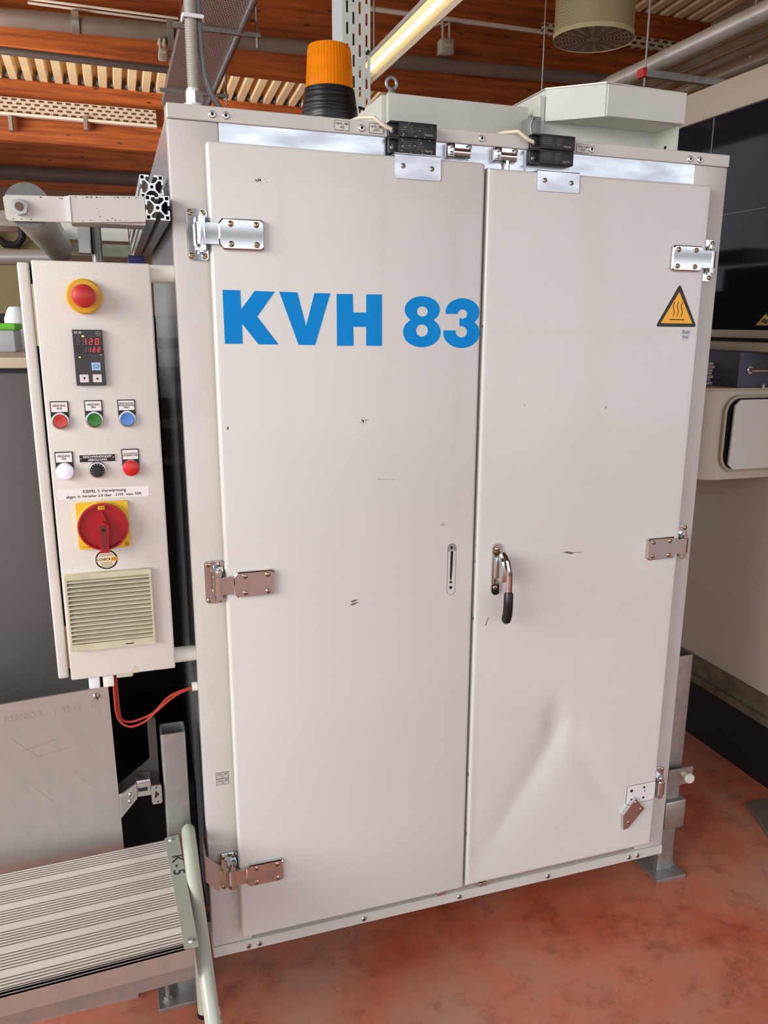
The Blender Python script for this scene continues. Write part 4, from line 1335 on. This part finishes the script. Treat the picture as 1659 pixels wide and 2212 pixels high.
bk = thing('hinge_bracket', (-0.15, 0.06, 0.45), 'die-cast angle bracket and profile joint beside the left leg', 'bracket')
mk('gusset', G().prism([[(-0.196, 0.415), (-0.196, 0.475), (-0.155, 0.502), (-0.155, 0.462)]], 0.045, 0.053, XZ), 'alubright', bk)
mk('gusset_web', G().prism([[(-0.192, 0.425), (-0.192, 0.470), (-0.159, 0.493), (-0.159, 0.466)]], 0.0445, 0.046, XZ), 'zinc', bk)
screws(bk, [(-0.170, 0.044, 0.476), (-0.172, 0.044, 0.458)], 0.005, 0.003, 'ring')
mk('short_profile', G().box(-0.155, -0.122, 0.05, 0.09, 0.462, 0.505, 0.002).box(-0.15, -0.122, 0.046, 0.051, 0.465, 0.478).box(-0.15, -0.122, 0.046, 0.051, 0.488, 0.50), 'alubright', bk)
mk('profile_slot', G().box(-0.152, -0.130, 0.0455, 0.0515, 0.479, 0.487), 'dark', bk)
hl_ = mk('hinge_plate', G().prism([rrect(-0.122, -0.098, 0.44, 0.49, 0.005, 3)], 0.042, 0.048, XZ), 'alubright', bk)
mk('hinge_cutout', G().prism([[(-0.116, 0.455), (-0.104, 0.465), (-0.112, 0.476)]], 0.041, 0.043, XZ).lathe([(0.002, 0.0425), (0.002, 0.041)], (-0.110, 0, 0.484), 'y', 8).lathe([(0.002, 0.0425), (0.002, 0.041)], (-0.108, 0, 0.446), 'y', 8), 'dark', hl_, smooth=False)
mk('back_plate', G().prism([[(-0.20, 0.47), (-0.12, 0.53), (-0.12, 0.64), (-0.10, 0.64), (-0.10, 0.44), (-0.20, 0.44)]], 0.10, 0.11, XZ), mat('dim_plate', (70, 64, 58), 0.6), bk)

# step stool
sp = thing('step_stool', (-0.25, -0.17, FZ), 'ribbed aluminium step with grey tube frame at the cabinet corner', 'step stool')
TZ = 0.345
p_br, p_bl, p_fr, p_fl = Vector((-0.088, 0.03)), Vector((-0.9, 0.0)), Vector((-0.066, -0.363)), Vector((-0.9, -0.40))


def tread_pt(u, v, z):          # u 0..1 from left to right, v 0..1 from front to back
    a = p_fl.lerp(p_fr, u)
    c = p_bl.lerp(p_br, u)
    q = a.lerp(c, v)
    return (q.x, q.y, z)


NR = 46
tg, gg = G(), G()


def strip(g, v0, h0, v1, h1):
    g.add([tread_pt(0, v0, TZ + h0), tread_pt(1, v0, TZ + h0), tread_pt(1, v1, TZ + h1), tread_pt(0, v1, TZ + h1)], [(0, 1, 2, 3)])


for k in range(NR):
    v0, w_ = k / NR, 1 / NR
    if k % 8 in (6, 7):
        strip(tg, v0, 0, v0 + w_, 0)
    else:
        strip(tg, v0, 0, v0 + 0.62 * w_, 0)
        strip(gg, v0 + 0.62 * w_, 0, v0 + 0.70 * w_, -0.003)
        strip(gg, v0 + 0.70 * w_, -0.003, v0 + 0.92 * w_, -0.003)
        strip(gg, v0 + 0.92 * w_, -0.003, v0 + w_, 0)
mk('tread', [(tg, 'tread'), (gg, 'grime')], None, sp, 'ribbed aluminium tread with dirty grooves', smooth=False)
un = G()
q0, q1 = tread_pt(0, 0, 0), tread_pt(1, 0, 0)
for z0, z1, yo, nm, m_ in ((TZ - 0.042, TZ, 0.0, 'front_skirt', 'brushed'), (TZ - 0.078, TZ - 0.045, 0.006, 'lower_rail', 'zinc')):
    a, c = Vector(q0), Vector(q1)
    g = G().add([(a.x, a.y + yo, z0), (c.x, c.y + yo, z0), (c.x, c.y + yo, z1), (a.x, a.y + yo, z1),
                 (a.x, a.y + yo + 0.02, z0), (c.x, c.y + yo + 0.02, z0), (c.x, c.y + yo + 0.02, z1), (a.x, a.y + yo + 0.02, z1)],
                [(0, 1, 2, 3), (4, 5, 6, 7), (0, 1, 5, 4), (3, 2, 6, 7), (1, 2, 6, 5), (0, 3, 7, 4)])
    mk(nm, g, m_, sp, smooth=False)
mk('tread_core', G().add([tread_pt(0, 0.06, TZ - 0.004), tread_pt(1, 0.06, TZ - 0.004), tread_pt(1, 1, TZ - 0.004), tread_pt(0, 1, TZ - 0.004),
                          tread_pt(0, 0.06, TZ - 0.04), tread_pt(1, 0.06, TZ - 0.04), tread_pt(1, 1, TZ - 0.04), tread_pt(0, 1, TZ - 0.04)],
                         [(0, 1, 2, 3), (4, 5, 6, 7), (0, 1, 5, 4), (1, 2, 6, 5), (2, 3, 7, 6), (0, 3, 7, 4)]), 'brushed', sp, smooth=False)
# edge plate with the handwritten mark
ea, eb, ec_, ed = Vector((-0.099, 0.032)), Vector((-0.066, 0.036)), Vector((-0.055, -0.362)), Vector((-0.083, -0.362))
g = G().prism([[tuple(ea), tuple(eb), tuple(ec_), tuple(ed)]], TZ, TZ + 0.004, XY)
mk('edge_plate', g, 'greyplate', sp, 'grey edge plate marked K-5')
for u, v in ((-0.086, 0.02), (-0.069, -0.345)):
    mk('rivet', G().lathe([(0.0065, TZ + 0.004), (0.005, TZ + 0.008), (0.0001, TZ + 0.0085)], (u, v, 0), 'z', 12), 'alubright', sp)
hz = TZ + 0.0046
text('handwriting', 'K-5', 0, 0, 0, 0.036, 'ink', sp, spacing=1.25, fr=lambda u, w: (-0.0765 + w, -0.085 - u * 1.25, hz))
tb = [(-0.034, -0.05, FZ), (-0.036, -0.04, 0.15), (-0.040, 0.0, 0.32), (-0.042, 0.014, 0.350), (-0.043, 0.018, 0.360), (-0.0435, 0.012, 0.370), (-0.044, -0.01, 0.374),
      (-0.045, -0.08, 0.364), (-0.045, -0.2, 0.328), (-0.0435, -0.3, 0.285), (-0.041, -0.36, 0.24), (-0.036, -0.42, 0.16), (-0.028, -0.50, FZ)]
mk('frame_tube', G().tube(tb, 0.0165, 18), 'tube', sp, 'bent grey-green tube frame')
mk('rubber_foot', G().cyl((-0.034, -0.05, FZ), (-0.034, -0.05, FZ + 0.012), 0.018, 16), 'blackrub', sp)
sc = Vector((-0.0385, -0.388, 0.20))
for rr, m_ in ((0.02, 'label'), (0.0175, 'sticker'), (0.008, 'label')):
    vs = []
    for j in range(24):
        a = 2 * PI * j / 24
        du, dv = rr * math.cos(a), rr * math.sin(a)
        ang = math.radians(-55) + du / 0.0168
        # wrapped round the tube
        ax = Vector((0.1, -0.55, -0.83)).normalized()
        s_ = ax.cross(Vector((1, 0, 0))).normalized()
        w_ = Vector((1, 0, 0)) - ax * ax.x
        w_.normalize()
        vs.append(sc + ax * dv + (w_ * math.cos(ang + 0.5) - s_ * math.sin(ang + 0.5)) * (0.0167 + (0.0002 if m_ == 'sticker' else 0.0004 if rr < 0.01 else 0)))
    stk_o = mk('sticker', G().add(vs, [tuple(range(24))]), m_, sp, smooth=False)

# ================================================================== LEFT BACKGROUND
gm = thing('grey_machine', (-0.9, 0.6, FZ), 'plain dark grey machine cabinet behind the control enclosure', 'machine')
mk('front_panel', G().box(-2.0, -0.235, 0.3, 0.32, FZ, 1.462, 0.002), 'gmach', gm)
mk('body', G().box(-2.0, -0.24, 0.32, 0.95, FZ, 1.46), 'voidblk', gm)
mk('worktop', G().box(-2.0, -0.24, 0.285, 1.0, 1.472, 1.497, 0.003), 'bench', gm)
mk('seal', G().box(-2.0, -0.237, 0.295, 0.96, 1.462, 1.472), 'dark', gm)
vd = thing('void_black', (-0.12, 1.1, FZ), 'near-black block added to keep the gap beside the cabinet dark', 'machine')  # added block, its near-black colour stands in for the shade of the recess
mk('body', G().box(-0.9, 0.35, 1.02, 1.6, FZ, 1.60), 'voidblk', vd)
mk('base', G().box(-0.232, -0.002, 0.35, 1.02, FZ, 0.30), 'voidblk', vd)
M['reflection_band'] = mat('painted_reflection', (118, 116, 112), 0.35, 0.6)  # grey bands imitate the reflections of the polished side in the gap
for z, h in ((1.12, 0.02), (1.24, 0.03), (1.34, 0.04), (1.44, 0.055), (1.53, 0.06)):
    mk('reflection_band', G().box(-0.2, -0.004, 0.985, 1.02, z, z + h), 'reflection_band', vd)

def gp_(px, py, y):
    return at(px, py, 'y', y)


a = gp_(0, 722, 0.62)
c = gp_(36, 772, 0.62)
sb = thing('storage_box', (c.x - 0.1, 0.7, 1.497), 'grey plastic box with bright green lid on the grey machine', 'box')
mk('bin', G().box(c.x - 0.2, c.x, 0.62, 0.80, 1.497, 1.555, 0.004), 'bin', sb)
mk('lid', G().box(c.x - 0.205, c.x + 0.004, 0.615, 0.805, 1.555, 1.572, 0.004), 'greenlid', sb)
b1 = at(36, 700, 'y', 0.9)
tag(mk('white_canister', G().lathe([(0.03, 1.497), (0.032, 1.505), (0.032, 1.585), (0.022, 1.61), (0.016, 1.618), (0.0001, 1.62)], (b1.x, 0.9, 0), 'z', 20), 'white'), 'white plastic canister behind the green-lidded box', 'canister')
# far hall machines seen under the roller arm
a, c = at(-90, 496, 'y', 3.4), at(118, 560, 'y', 3.4)
fm = thing('far_machine', (a.x, 3.6, FZ), 'olive machine block behind the guide roller', 'machine')
mk('body', G().box(a.x, c.x, 3.4, 3.95, FZ, a.z, 0.01), 'yellowish', fm)
h0 = at(22, 500, 'y', 3.38)
mk('hose', G().tube([(h0.x - 0.07, 3.36, h0.z + 0.06), (h0.x - 0.07, 3.36, h0.z - 0.03), (h0.x - 0.03, 3.36, h0.z - 0.07), (h0.x + 0.03, 3.36, h0.z - 0.07), (h0.x + 0.06, 3.36, h0.z - 0.03), (h0.x + 0.06, 3.36, h0.z + 0.08)], 0.02, 10), 'voidblk', fm)
a, c = at(-90, 448, 'y', 3.9), at(60, 492, 'y', 3.9)
tag(mk('film_web', G().box(a.x, c.x, 3.9, 4.6, c.z, a.z, 0.02), 'pinkish'), 'layered pale film web far behind the guide roller', 'film web')
a, c = at(-60, 556, 'y', 2.6), at(150, 556, 'y', 2.6)
tag(mk('far_duct', G().cyl((a.x, 2.6, a.z), (c.x, 2.6, c.z), 0.035, 18), 'ductsilver'), 'silver duct far behind the control enclosure', 'duct')
a, c = at(-120, 572, 'y', 4.2), at(21, 700, 'y', 4.2)
tag(mk('far_window', G().box(a.x, c.x, 4.2, 4.25, c.z - 0.8, a.z), mat('lit_window', (240, 244, 248), 0.5, emit=0.9)), 'bright window pane behind the green-lidded box', 'window')
a, c = at(21, 582, 'y', 4.1), at(75, 700, 'y', 4.1)
tag(mk('dark_cupboard', G().box(a.x, c.x, 4.1, 4.5, FZ, a.z, 0.01), mat('dark_brown', (78, 60, 56), 0.6)), 'dark brown cupboard beside the bright window', 'cupboard')

# ================================================================== STRUT COLUMN AND CEILING SERVICES
sc_ = thing('strut_column', (0.76, 1.35, FZ), 'grey slotted steel upright standing behind the cabinet', 'column')
X0, X1, Y0, Y1 = 0.708, 0.811, 1.3, 1.44
mk('side_web', G().box(X0 - 0.001, X0 + 0.004, Y0 + 0.004, Y1, FZ, 4.6), mat('upright_paint', (196, 199, 202), 0.45), sc_)
sw = G()
cols = (X0 + 0.018, X0 + 0.041, X0 + 0.064, X0 + 0.089)
edges = [X0] + [c for cx in cols for c in (cx - 0.0042, cx + 0.0042)] + [X1]
ZA, ZB, PIT = 2.0, 3.2, 0.068
for k in range(0, len(edges), 2):
    sw.box(edges[k], edges[k + 1], Y0, Y0 + 0.004, ZA, ZB)
for k, cx in enumerate(cols):
    z = ZA + (0.034 if k % 2 else 0.0)
    while z < ZB:
        sw.box(cx - 0.0043, cx + 0.0043, Y0, Y0 + 0.004, z, min(z + 0.030, ZB))
        z += PIT
sw.box(X0, X1, Y0, Y0 + 0.004, FZ, ZA).box(X0, X1, Y0, Y0 + 0.004, ZB, 4.6)
mk('slotted_web', sw, mat('upright_paint_front', (202, 203, 194), 0.45), sc_, smooth=False)
mk('back_web', G().box(X0, X1 - 0.01, Y1 - 0.004, Y1, FZ, 4.6), 'dpipe', sc_)
mk('bolt', G().cyl((X0 + 0.09, Y0, 2.52), (X0 + 0.09, Y0 - 0.02, 2.52), 0.006, 8), 'dark', sc_)

# cable tray with a conduit, running away along the hall
ct = thing('cable_tray', (0.6, 3.0, 3.4), 'wide perforated galvanised cable tray hanging above the cabinet', 'cable tray')
mk('tray_floor', G().box(0.42, 0.76, 1.0, 6.3, 3.4, 3.404), 'punch_y', ct)
mk('tray_side', G().box(0.415, 0.42, 1.0, 6.3, 3.4, 3.46), 'zinc', ct)
mk('tray_side', G().box(0.76, 0.765, 1.0, 6.3, 3.4, 3.46), 'zinc', ct)
mk('conduit_pipe', G().cyl((0.775, 1.0, 3.385), (0.775, 6.2, 3.385), 0.022, 14), 'zinc', ct)
for y in (2.6, 4.05, 5.6):
    mk('bearer', G().box(0.36, 0.90, y, y + 0.03, 3.36, 3.385), 'zinc', ct)
    mk('hanger_rod', G().cyl((0.88, y + 0.015, 3.3), (0.88, y + 0.015, 4.7), 0.008, 8), 'zinc', ct)
mk('tray_drop', G().box(0.43, 0.72, 6.2, 6.3, 2.2, 3.4), 'punch_y', ct)
tag(mk('cable_bundle', G().tube([(0.82, 6.0, 3.3), (1.0, 6.0, 3.22), (1.2, 6.0, 3.05), (1.4, 6.0, 2.8), (1.5, 6.0, 2.4)], 0.075, 12), 'voidblk'), 'thick black cable bundle dropping from the tray', 'cable')
rp = at(397, 82, 'y', 9.25)
tag(mk('red_pipe', G().cyl((rp.x, 9.2, rp.z), (rp.x, 9.2, 5.94), 0.035, 12), mat('red_pipe', (110, 30, 28), 0.5)), 'dark red riser pipe beside the cable tray', 'pipe')

# luminaires
def luminaire(x, y0, y1, z, lab):
    lm = thing('fluorescent_light', (x, (y0 + y1) / 2, z), lab, 'light')
    mk('housing', G().prism([[(x - 0.10, z), (x - 0.10, z + 0.03), (x - 0.04, z + 0.09), (x + 0.04, z + 0.09), (x + 0.10, z + 0.03), (x + 0.10, z), (x + 0.095, z), (x + 0.03, z + 0.06), (x - 0.03, z + 0.06), (x - 0.095, z)]],
                            y0, y1, XZ), 'lamp', lm, smooth=False)
    mk('reflector', G().quad((x - 0.094, y0, z + 0.002), (x - 0.094, y1, z + 0.002), (x - 0.03, y1, z + 0.058), (x - 0.03, y0, z + 0.058)).quad((x + 0.094, y0, z + 0.002), (x + 0.094, y1, z + 0.002), (x + 0.03, y1, z + 0.058), (x + 0.03, y0, z + 0.058)), 'lampref', lm, smooth=False)
    mk('tube', G().cyl((x, y0 + 0.08, z + 0.02), (x, y1 - 0.15, z + 0.02), 0.016, 12), 'lamptube', lm)
    for yy in (y0 + 0.4, y1 - 0.4):
        mk('chain', G().cyl((x, yy, z + 0.09), (x, yy, deckz(yy)), 0.008, 6), 'zinc', lm)
    return lm


luminaire(1.815, 1.2, 4.95, 3.4, 'long white fluorescent luminaire hanging behind the slotted upright')

df = thing('air_diffuser', (2.97, 3.42, 3.40), 'round perforated air outlet hanging from the roof', 'air outlet')
cx, cy = 2.965, 3.42
mk('drum', G().lathe([(0.255, 3.402), (0.255, 4.15), (0.2, 4.2), (0.14, 4.22), (0.14, 6.32)], (cx, cy, 0), 'z', 56, cap=False), 'punch_c', df, 'perforated metal drum')
mk('rim', G().lathe([(0.262, 3.395), (0.262, 3.425), (0.254, 3.43)], (cx, cy, 0), 'z', 56, cap=False), mat('rim_cream', (206, 194, 150), 0.5), df)
mk('bottom_disc', G().lathe([(0.0001, 3.40), (0.26, 3.40), (0.26, 3.404)], (cx, cy, 0), 'z', 56, cap=False), 'mesh_disc', df)
sl = G()
for k in range(16):
    a = 2 * PI * k / 16
    for j in range(9):
        r = 0.055 + j * 0.023
        w = 0.007 + 0.045 * (r / 0.255) * 0.45
        c_, s_ = math.cos(a), math.sin(a)
        q = [(cx + c_ * (r + dr_) - s_ * dt, cy + s_ * (r + dr_) + c_ * dt, 3.3985) for dr_, dt in ((-0.004, -w), (0.004, -w), (0.004, w), (-0.004, w))]
        sl.add(q, [(0, 1, 2, 3)])
mk('slot', sl, mat('slot_shade', (70, 62, 54), 0.7), df, smooth=False, kind='stuff')

# steel ducts along the hall at the right
for k, (px, py, r, lab) in enumerate(((1659, 22, 0.046, 'thickest galvanised pipe of the row above the hood, with a wide collar'), (1659, 56, 0.034, 'second galvanised pipe of the row above the hood'),
                                      (1659, 82, 0.029, 'third galvanised pipe of the row above the hood'), (1659, 122, 0.029, 'thin bare steel pipe of the row above the hood'),
                                      (1659, 99, 0.012, 'thinnest pipe running between the steel pipes above the hood'))):
    p = at(px, py, 'z', 3.0)
    dp = thing('steel_pipe', (p.x, 2.5, 3.0), lab, 'pipe')
    y1 = (3.6, 3.1, 3.0, 5.0, 4.6)[k]
    mk('run', G().cyl((p.x, 0.2, 3.0), (p.x, y1, 3.0), r, 24), 'steelpipe', dp)
    if k < 3:
        ym = (2.72, 2.88, 2.88)[k]
        mk('collar', G().cyl((p.x, ym, 3.0), (p.x, ym + 0.2, 3.0), r * 1.07, 24), 'steelpipe', dp)
tag(mk('strut_rail', G().box(2.70, 3.62, 2.40, 2.44, 2.905, 2.94), 'zinc'), 'grey strut rail carrying the steel pipes', 'rail')
for x_, lab in ((2.71, 'thin hanger rod at the red-capped end of the strut rail'), (3.40, 'thin hanger rod above the thin steel pipe')):
    tag(mk('hanger_rod', G().cyl((x_, 2.42, 2.86), (x_, 2.42, deckz(2.42)), 0.006, 8), 'zinc'), lab, 'rod')
tag(mk('end_cap', G().box(2.68, 2.702, 2.39, 2.45, 2.90, 2.945), mat('red_cap', (196, 40, 40), 0.5)), 'small red cap on the end of the strut rail', 'cap')
for px, lab in ((1172, 'thin wire hanging in front of the dark beams, nearer the air outlet'),):
    pt0, pt1 = at(1180, 0, 'y', 3.0), at(1170, 200, 'y', 3.0)
    tag(mk('hanging_wire', G().cyl((pt1.x, 3.0, pt1.z - 0.2), (pt0.x, 3.0, deckz(3.0)), 0.004, 6), 'zinc'), lab, 'wire')

# services on the beams (first visible beam face y = 9.5)
def run_x(name, px0, py0, px1, py1, y, r, m, lab, cat, ext=0.0):
    p, q = at(px0, py0, 'y', y), at(px1, py1, 'y', y)
    z = (p.z + q.z) / 2
    return tag(mk(name, G().cyl((p.x - ext, y, p.z), (q.x + ext, y, q.z), r, 14), m), lab, cat)


Y1_ = 9.36
run_x('ceiling_pipe', 0, 38, 372, 70, Y1_, 0.095, 'cpipe', 'thick grey pipe along the beam left of the cable tray', 'pipe', 0.4)
run_x('ceiling_pipe', 490, 88, 670, 104, Y1_, 0.085, 'cpipe', 'thick grey pipe along the beam between tray and upright', 'pipe', 0.2)
run_x('ceiling_pipe', 840, 132, 1300, 172, Y1_ - 0.1, 0.085, 'cpipe', 'thick grey pipe along the beam behind the air outlet', 'pipe', 0.3)
run_x('electrical_conduit', 60, -3, 385, 40, Y1_, 0.014, 'wpipe', 'upper thin white conduit on the beam', 'conduit')
run_x('electrical_conduit', 60, 6, 385, 49, Y1_, 0.014, 'wpipe', 'lower thin white conduit on the beam', 'conduit')
run_x('electrical_conduit', 780, 16, 1180, 70, Y1_, 0.03, 'wpipe', 'pale conduit on the dark beam behind the luminaire', 'conduit')
run_x('ceiling_pipe', 0, 108, 350, 150, 9.0, 0.04, 'dpipe', 'thin brown pipe below the first beam edge', 'pipe', 0.3)
run_x('ceiling_pipe', 0, 372, 320, 388, 20.3, 0.16, 'dpipe', 'dark pipe along the farthest beam', 'pipe', 0.4)
p, q = at(0, 226, 'y', 14.9), at(337, 254, 'y', 14.9)
pt_ = thing('perforated_tray', ((p.x + q.x) / 2, 14.9, p.z), 'perforated pale cable tray fixed to the second beam', 'cable tray')
mk('tray_web', G().box(p.x - 0.8, q.x, 14.85, 14.9, p.z - 0.13, p.z + 0.12), 'punch_x', pt_)
mk('tray_lip', G().box(p.x - 0.8, q.x, 14.78, 14.9, p.z - 0.17, p.z - 0.13), 'wpipe', pt_)
for px in (20, 182):
    h_ = at(px, 238, 'y', 14.8)
    mk('bracket', G().box(h_.x - 0.03, h_.x + 0.03, 14.75, 14.95, h_.z - 0.32, h_.z - 0.1), 'zinc', pt_)
for px, py, nm, lab in ((162, 42, 'pipe_clamp', 'steel clamp on the thick grey pipe'),):
    c_ = at(px, py, 'y', 9.25)
    tag(mk(nm, G().cyl((c_.x - 0.04, 9.36, c_.z), (c_.x + 0.04, 9.36, c_.z), 0.12, 18), 'zinc'), lab, 'clamp')
for px, py, s, lab in ((963, 103, 0.09, 'grey junction box hanging behind the fluorescent luminaire'), (352, 118, 0.05, 'small grey junction box beside the cable tray')):
    c_ = at(px, py, 'y', 9.2)
    jx = thing('junction_box', (c_.x, 9.2, c_.z - s), lab, 'junction box')
    mk('housing', G().box(c_.x - s, c_.x + s, 9.12, 9.3, c_.z - s, c_.z + s, 0.02), 'jbox', jx)
    for d in (-0.5, 0.5):
        mk('cable', G().tube([(c_.x + d * s, 9.2, c_.z + s * 0.9), (c_.x + d * s, 9.2, c_.z + s * 3.2), (c_.x + d * s, 9.46, max(4.68, c_.z + s * 3.6)), (c_.x + d * s, 9.49, max(4.72, c_.z + s * 3.8))], 0.018, 8), 'jbox', jx)
    mk('label_strip', G().box(c_.x - s * 0.6, c_.x + s * 0.6, 9.115, 9.125, c_.z - s * 0.1, c_.z + s * 0.3), 'vent', jx, smooth=False)
p, q = at(1380, 92, 'y', 9.0), at(1459, 106, 'y', 9.0)
tag(mk('perforated_tray', G().box(p.x - 1.5, q.x + 1.5, 8.95, 9.0, p.z - 0.08, p.z + 0.06), 'punch_x'), 'pale perforated tray on the beam behind the air outlet', 'cable tray')

# ================================================================== RIGHT-HAND MACHINE
rm = thing('production_machine', (2.9, 1.8, FZ), 'large beige production machine with dark glass right of cabinet', 'machine')
MX = 2.1
mk('side_panel', G().box(MX, MX + 0.05, 0.2, 4.5, 0.24, 1.50), 'beige', rm)
mk('core', G().box(MX + 0.05, 3.6, 0.2, 4.5, 0.0, 2.46), 'voidblk', rm)
mk('glass', G().box(MX + 0.002, MX + 0.02, 0.2, 4.5, 1.575, 2.362), 'glassdark', rm, 'dark tinted glass pane')
mk('top_fascia', G().box(MX - 0.012, MX + 0.05, 0.2, 4.5, 2.362, 2.476, 0.003), mat('fascia_brown', (158, 144, 130), 0.5), rm)
mk('roof_panel', G().box(MX, 3.6, 0.2, 4.5, 2.462, 2.476), 'beigelt', rm)
gl = G().box(MX - 0.001, MX + 0.002, 1.02, 1.023, 1.575, 2.362).box(MX - 0.001, MX + 0.002, 0.2, 4.5, 1.998, 2.001)
mk('glass_joint', gl, mat('pane_joint', (120, 118, 116), 0.5), rm, smooth=False)
mk('rail_shelf', G().box(MX - 0.04, MX + 0.05, 0.2, 4.5, 1.546, 1.575, 0.002), 'beigelt', rm)
mk('rail_gap', G().box(MX - 0.005, MX + 0.05, 0.2, 4.5, 1.532, 1.546), 'dark', rm)
mk('lower_shelf', G().box(MX - 0.15, MX + 0.05, 0.2, 4.5, 1.503, 1.532, 0.002), 'beigelt', rm)
mk('cable_channel', G().box(MX - 0.02, MX + 0.05, 0.1, 4.5, 0.205, 0.24).box(MX - 0.012, MX + 0.05, 0.1, 4.5, 0.165, 0.205).box(MX - 0.03, MX + 0.05, 0.1, 4.5, 0.135, 0.165), 'channel', rm)
mk('kick_plate', G().box(MX, MX + 0.05, 0.1, 4.5, FZ, 0.14), 'navydark', rm)
# console that stands out of the machine
YC = 0.5
cons = [rrect(1.755, 2.7, YC, 1.6, 0.10, 8, (0, 0, 1, 0))]
mk('console', G().prism(cons, 1.06, 1.372, XY), 'beige', rm, 'beige console with rounded corner', ang=50)
mk('console_lip', G().prism([rrect(1.748, 2.7, YC - 0.006, 1.6, 0.10, 8, (0, 0, 1, 0))], 1.372, 1.380, XY), 'beigelt', rm, ang=50)
fr_ = [rrect(1.842, 2.5, 1.088, 1.356, 0.06, 8), rrect(1.852, 2.49, 1.098, 1.346, 0.052, 8)[::-1]]
mk('opening_frame', G().prism(fr_, YC - 0.012, YC + 0.002, XZ), 'beigelt', rm)
mk('opening', G().prism([rrect(1.852, 2.49, 1.098, 1.346, 0.052, 8)], YC - 0.003, YC + 0.002, XZ), 'dark', rm)
mk('cover_plate', G().prism([[(1.869, 1.322), (1.891, 1.342), (2.48, 1.342), (2.48, 1.1), (1.887, 1.1), (1.865, 1.118)]], YC - 0.03, YC - 0.022, XZ), 'cover', rm, 'off-white cover plate with cut corners', smooth=False)
mk('cover_stud', G().cyl((1.985, YC - 0.02, 1.38), (1.985, YC - 0.02, 1.394), 0.006, 8), 'zinc', rm)
nb = mk('drawer_box', G().box(1.892, 2.4, YC + 0.0, YC + 0.5, 1.380, 1.502, 0.003), 'navy', rm, 'dark navy box with chrome pull handle')
mk('pull_handle', G().tube([(1.935, YC - 0.0, 1.441), (1.935, YC - 0.018, 1.441), (1.945, YC - 0.026, 1.441), (2.10, YC - 0.026, 1.441)], 0.0065, 10).cyl((1.935, YC, 1.441), (1.935, YC - 0.006, 1.441), 0.013, 14), 'chrome', nb)
for k in range(7):
    mk('sheet', G().box(1.70 + random.uniform(-.02, .02), 1.89, YC + 0.12 + random.uniform(0, .03), 1.5, 1.383 + k * 0.0115, 1.3925 + k * 0.0115), 'sheets', rm, smooth=False)
ws = at(1653, 700, 'x', MX)
wt = mk('warning_sticker', G().prism([[(ws.y, 1.637), (ws.y + 0.052, 1.590), (ws.y - 0.052, 1.590)]], MX - 0.0015, MX + 0.003, YZ), 'signblk', rm, smooth=False)
mk('sign_field', G().prism([[(ws.y, 1.631), (ws.y + 0.043, 1.5935), (ws.y - 0.043, 1.5935)]], MX - 0.0025, MX + 0.003, YZ), mat('sign_yellow_far', (226, 196, 40), 0.5), wt, smooth=False)
mk('symbol', G().prism([ell(ws.y - 0.006, 1.605, 0.009, 0.008, 12)], MX - 0.0035, MX, YZ).prism([[(ws.y + 0.004, 1.600), (ws.y + 0.02, 1.604), (ws.y + 0.012, 1.613), (ws.y - 0.002, 1.618)]], MX - 0.0035, MX, YZ), 'signblk', wt, smooth=False)
# loose stack
fp = thing('floor_pad', (1.92, 0.12, FZ), 'dull steel foot plate lying on the red floor', 'plate')
pl_ = [(1.93, 0.27), (1.99, 0.26), (1.90, -0.02), (1.86, -0.03), (1.83, 0.0)]
mk('plate', G().prism([[(1.935, 0.27), (2.02, 0.27), (1.93, -0.02), (1.87, -0.045), (1.835, -0.02)]], FZ, FZ + 0.02, XY), 'floorpad', fp)
mk('screw', G().lathe([(0.008, FZ + 0.02), (0.006, FZ + 0.026), (0.0001, FZ + 0.026)], (1.875, 0.0, 0), 'z', 12), 'ring', fp)

hx_ = at(369, 80, 'y', 9.2)
hz_ = at(369, 200, 'y', 9.2)
tag(mk('strut_hanger', G().box(hx_.x - 0.035, hx_.x + 0.035, 9.2, 9.26, hz_.z - 0.3, 5.0), 'zinc'), 'upright grey strut hanging beside the cable tray', 'strut')

# sets of alike things
GROUPS = {'steel_pipe': 'steel pipes above the roof hood', 'ceiling_pipe': 'pipes along the roof beams', 'electrical_conduit': 'white conduits on the beams',
          'red_cable': 'red cables below the control enclosure', 'aluminium_profile': 'aluminium profiles by the cabinet corner',
          'hanger_rod': 'hanger rods of the strut rail', 'junction_box': 'junction boxes below the roof', 'perforated_tray': 'perforated trays on the beams'}
for o in bpy.data.objects:
    k = o.name.split('.')[0]
    if o.parent is None and k in GROUPS:
        o['group'] = GROUPS[k]
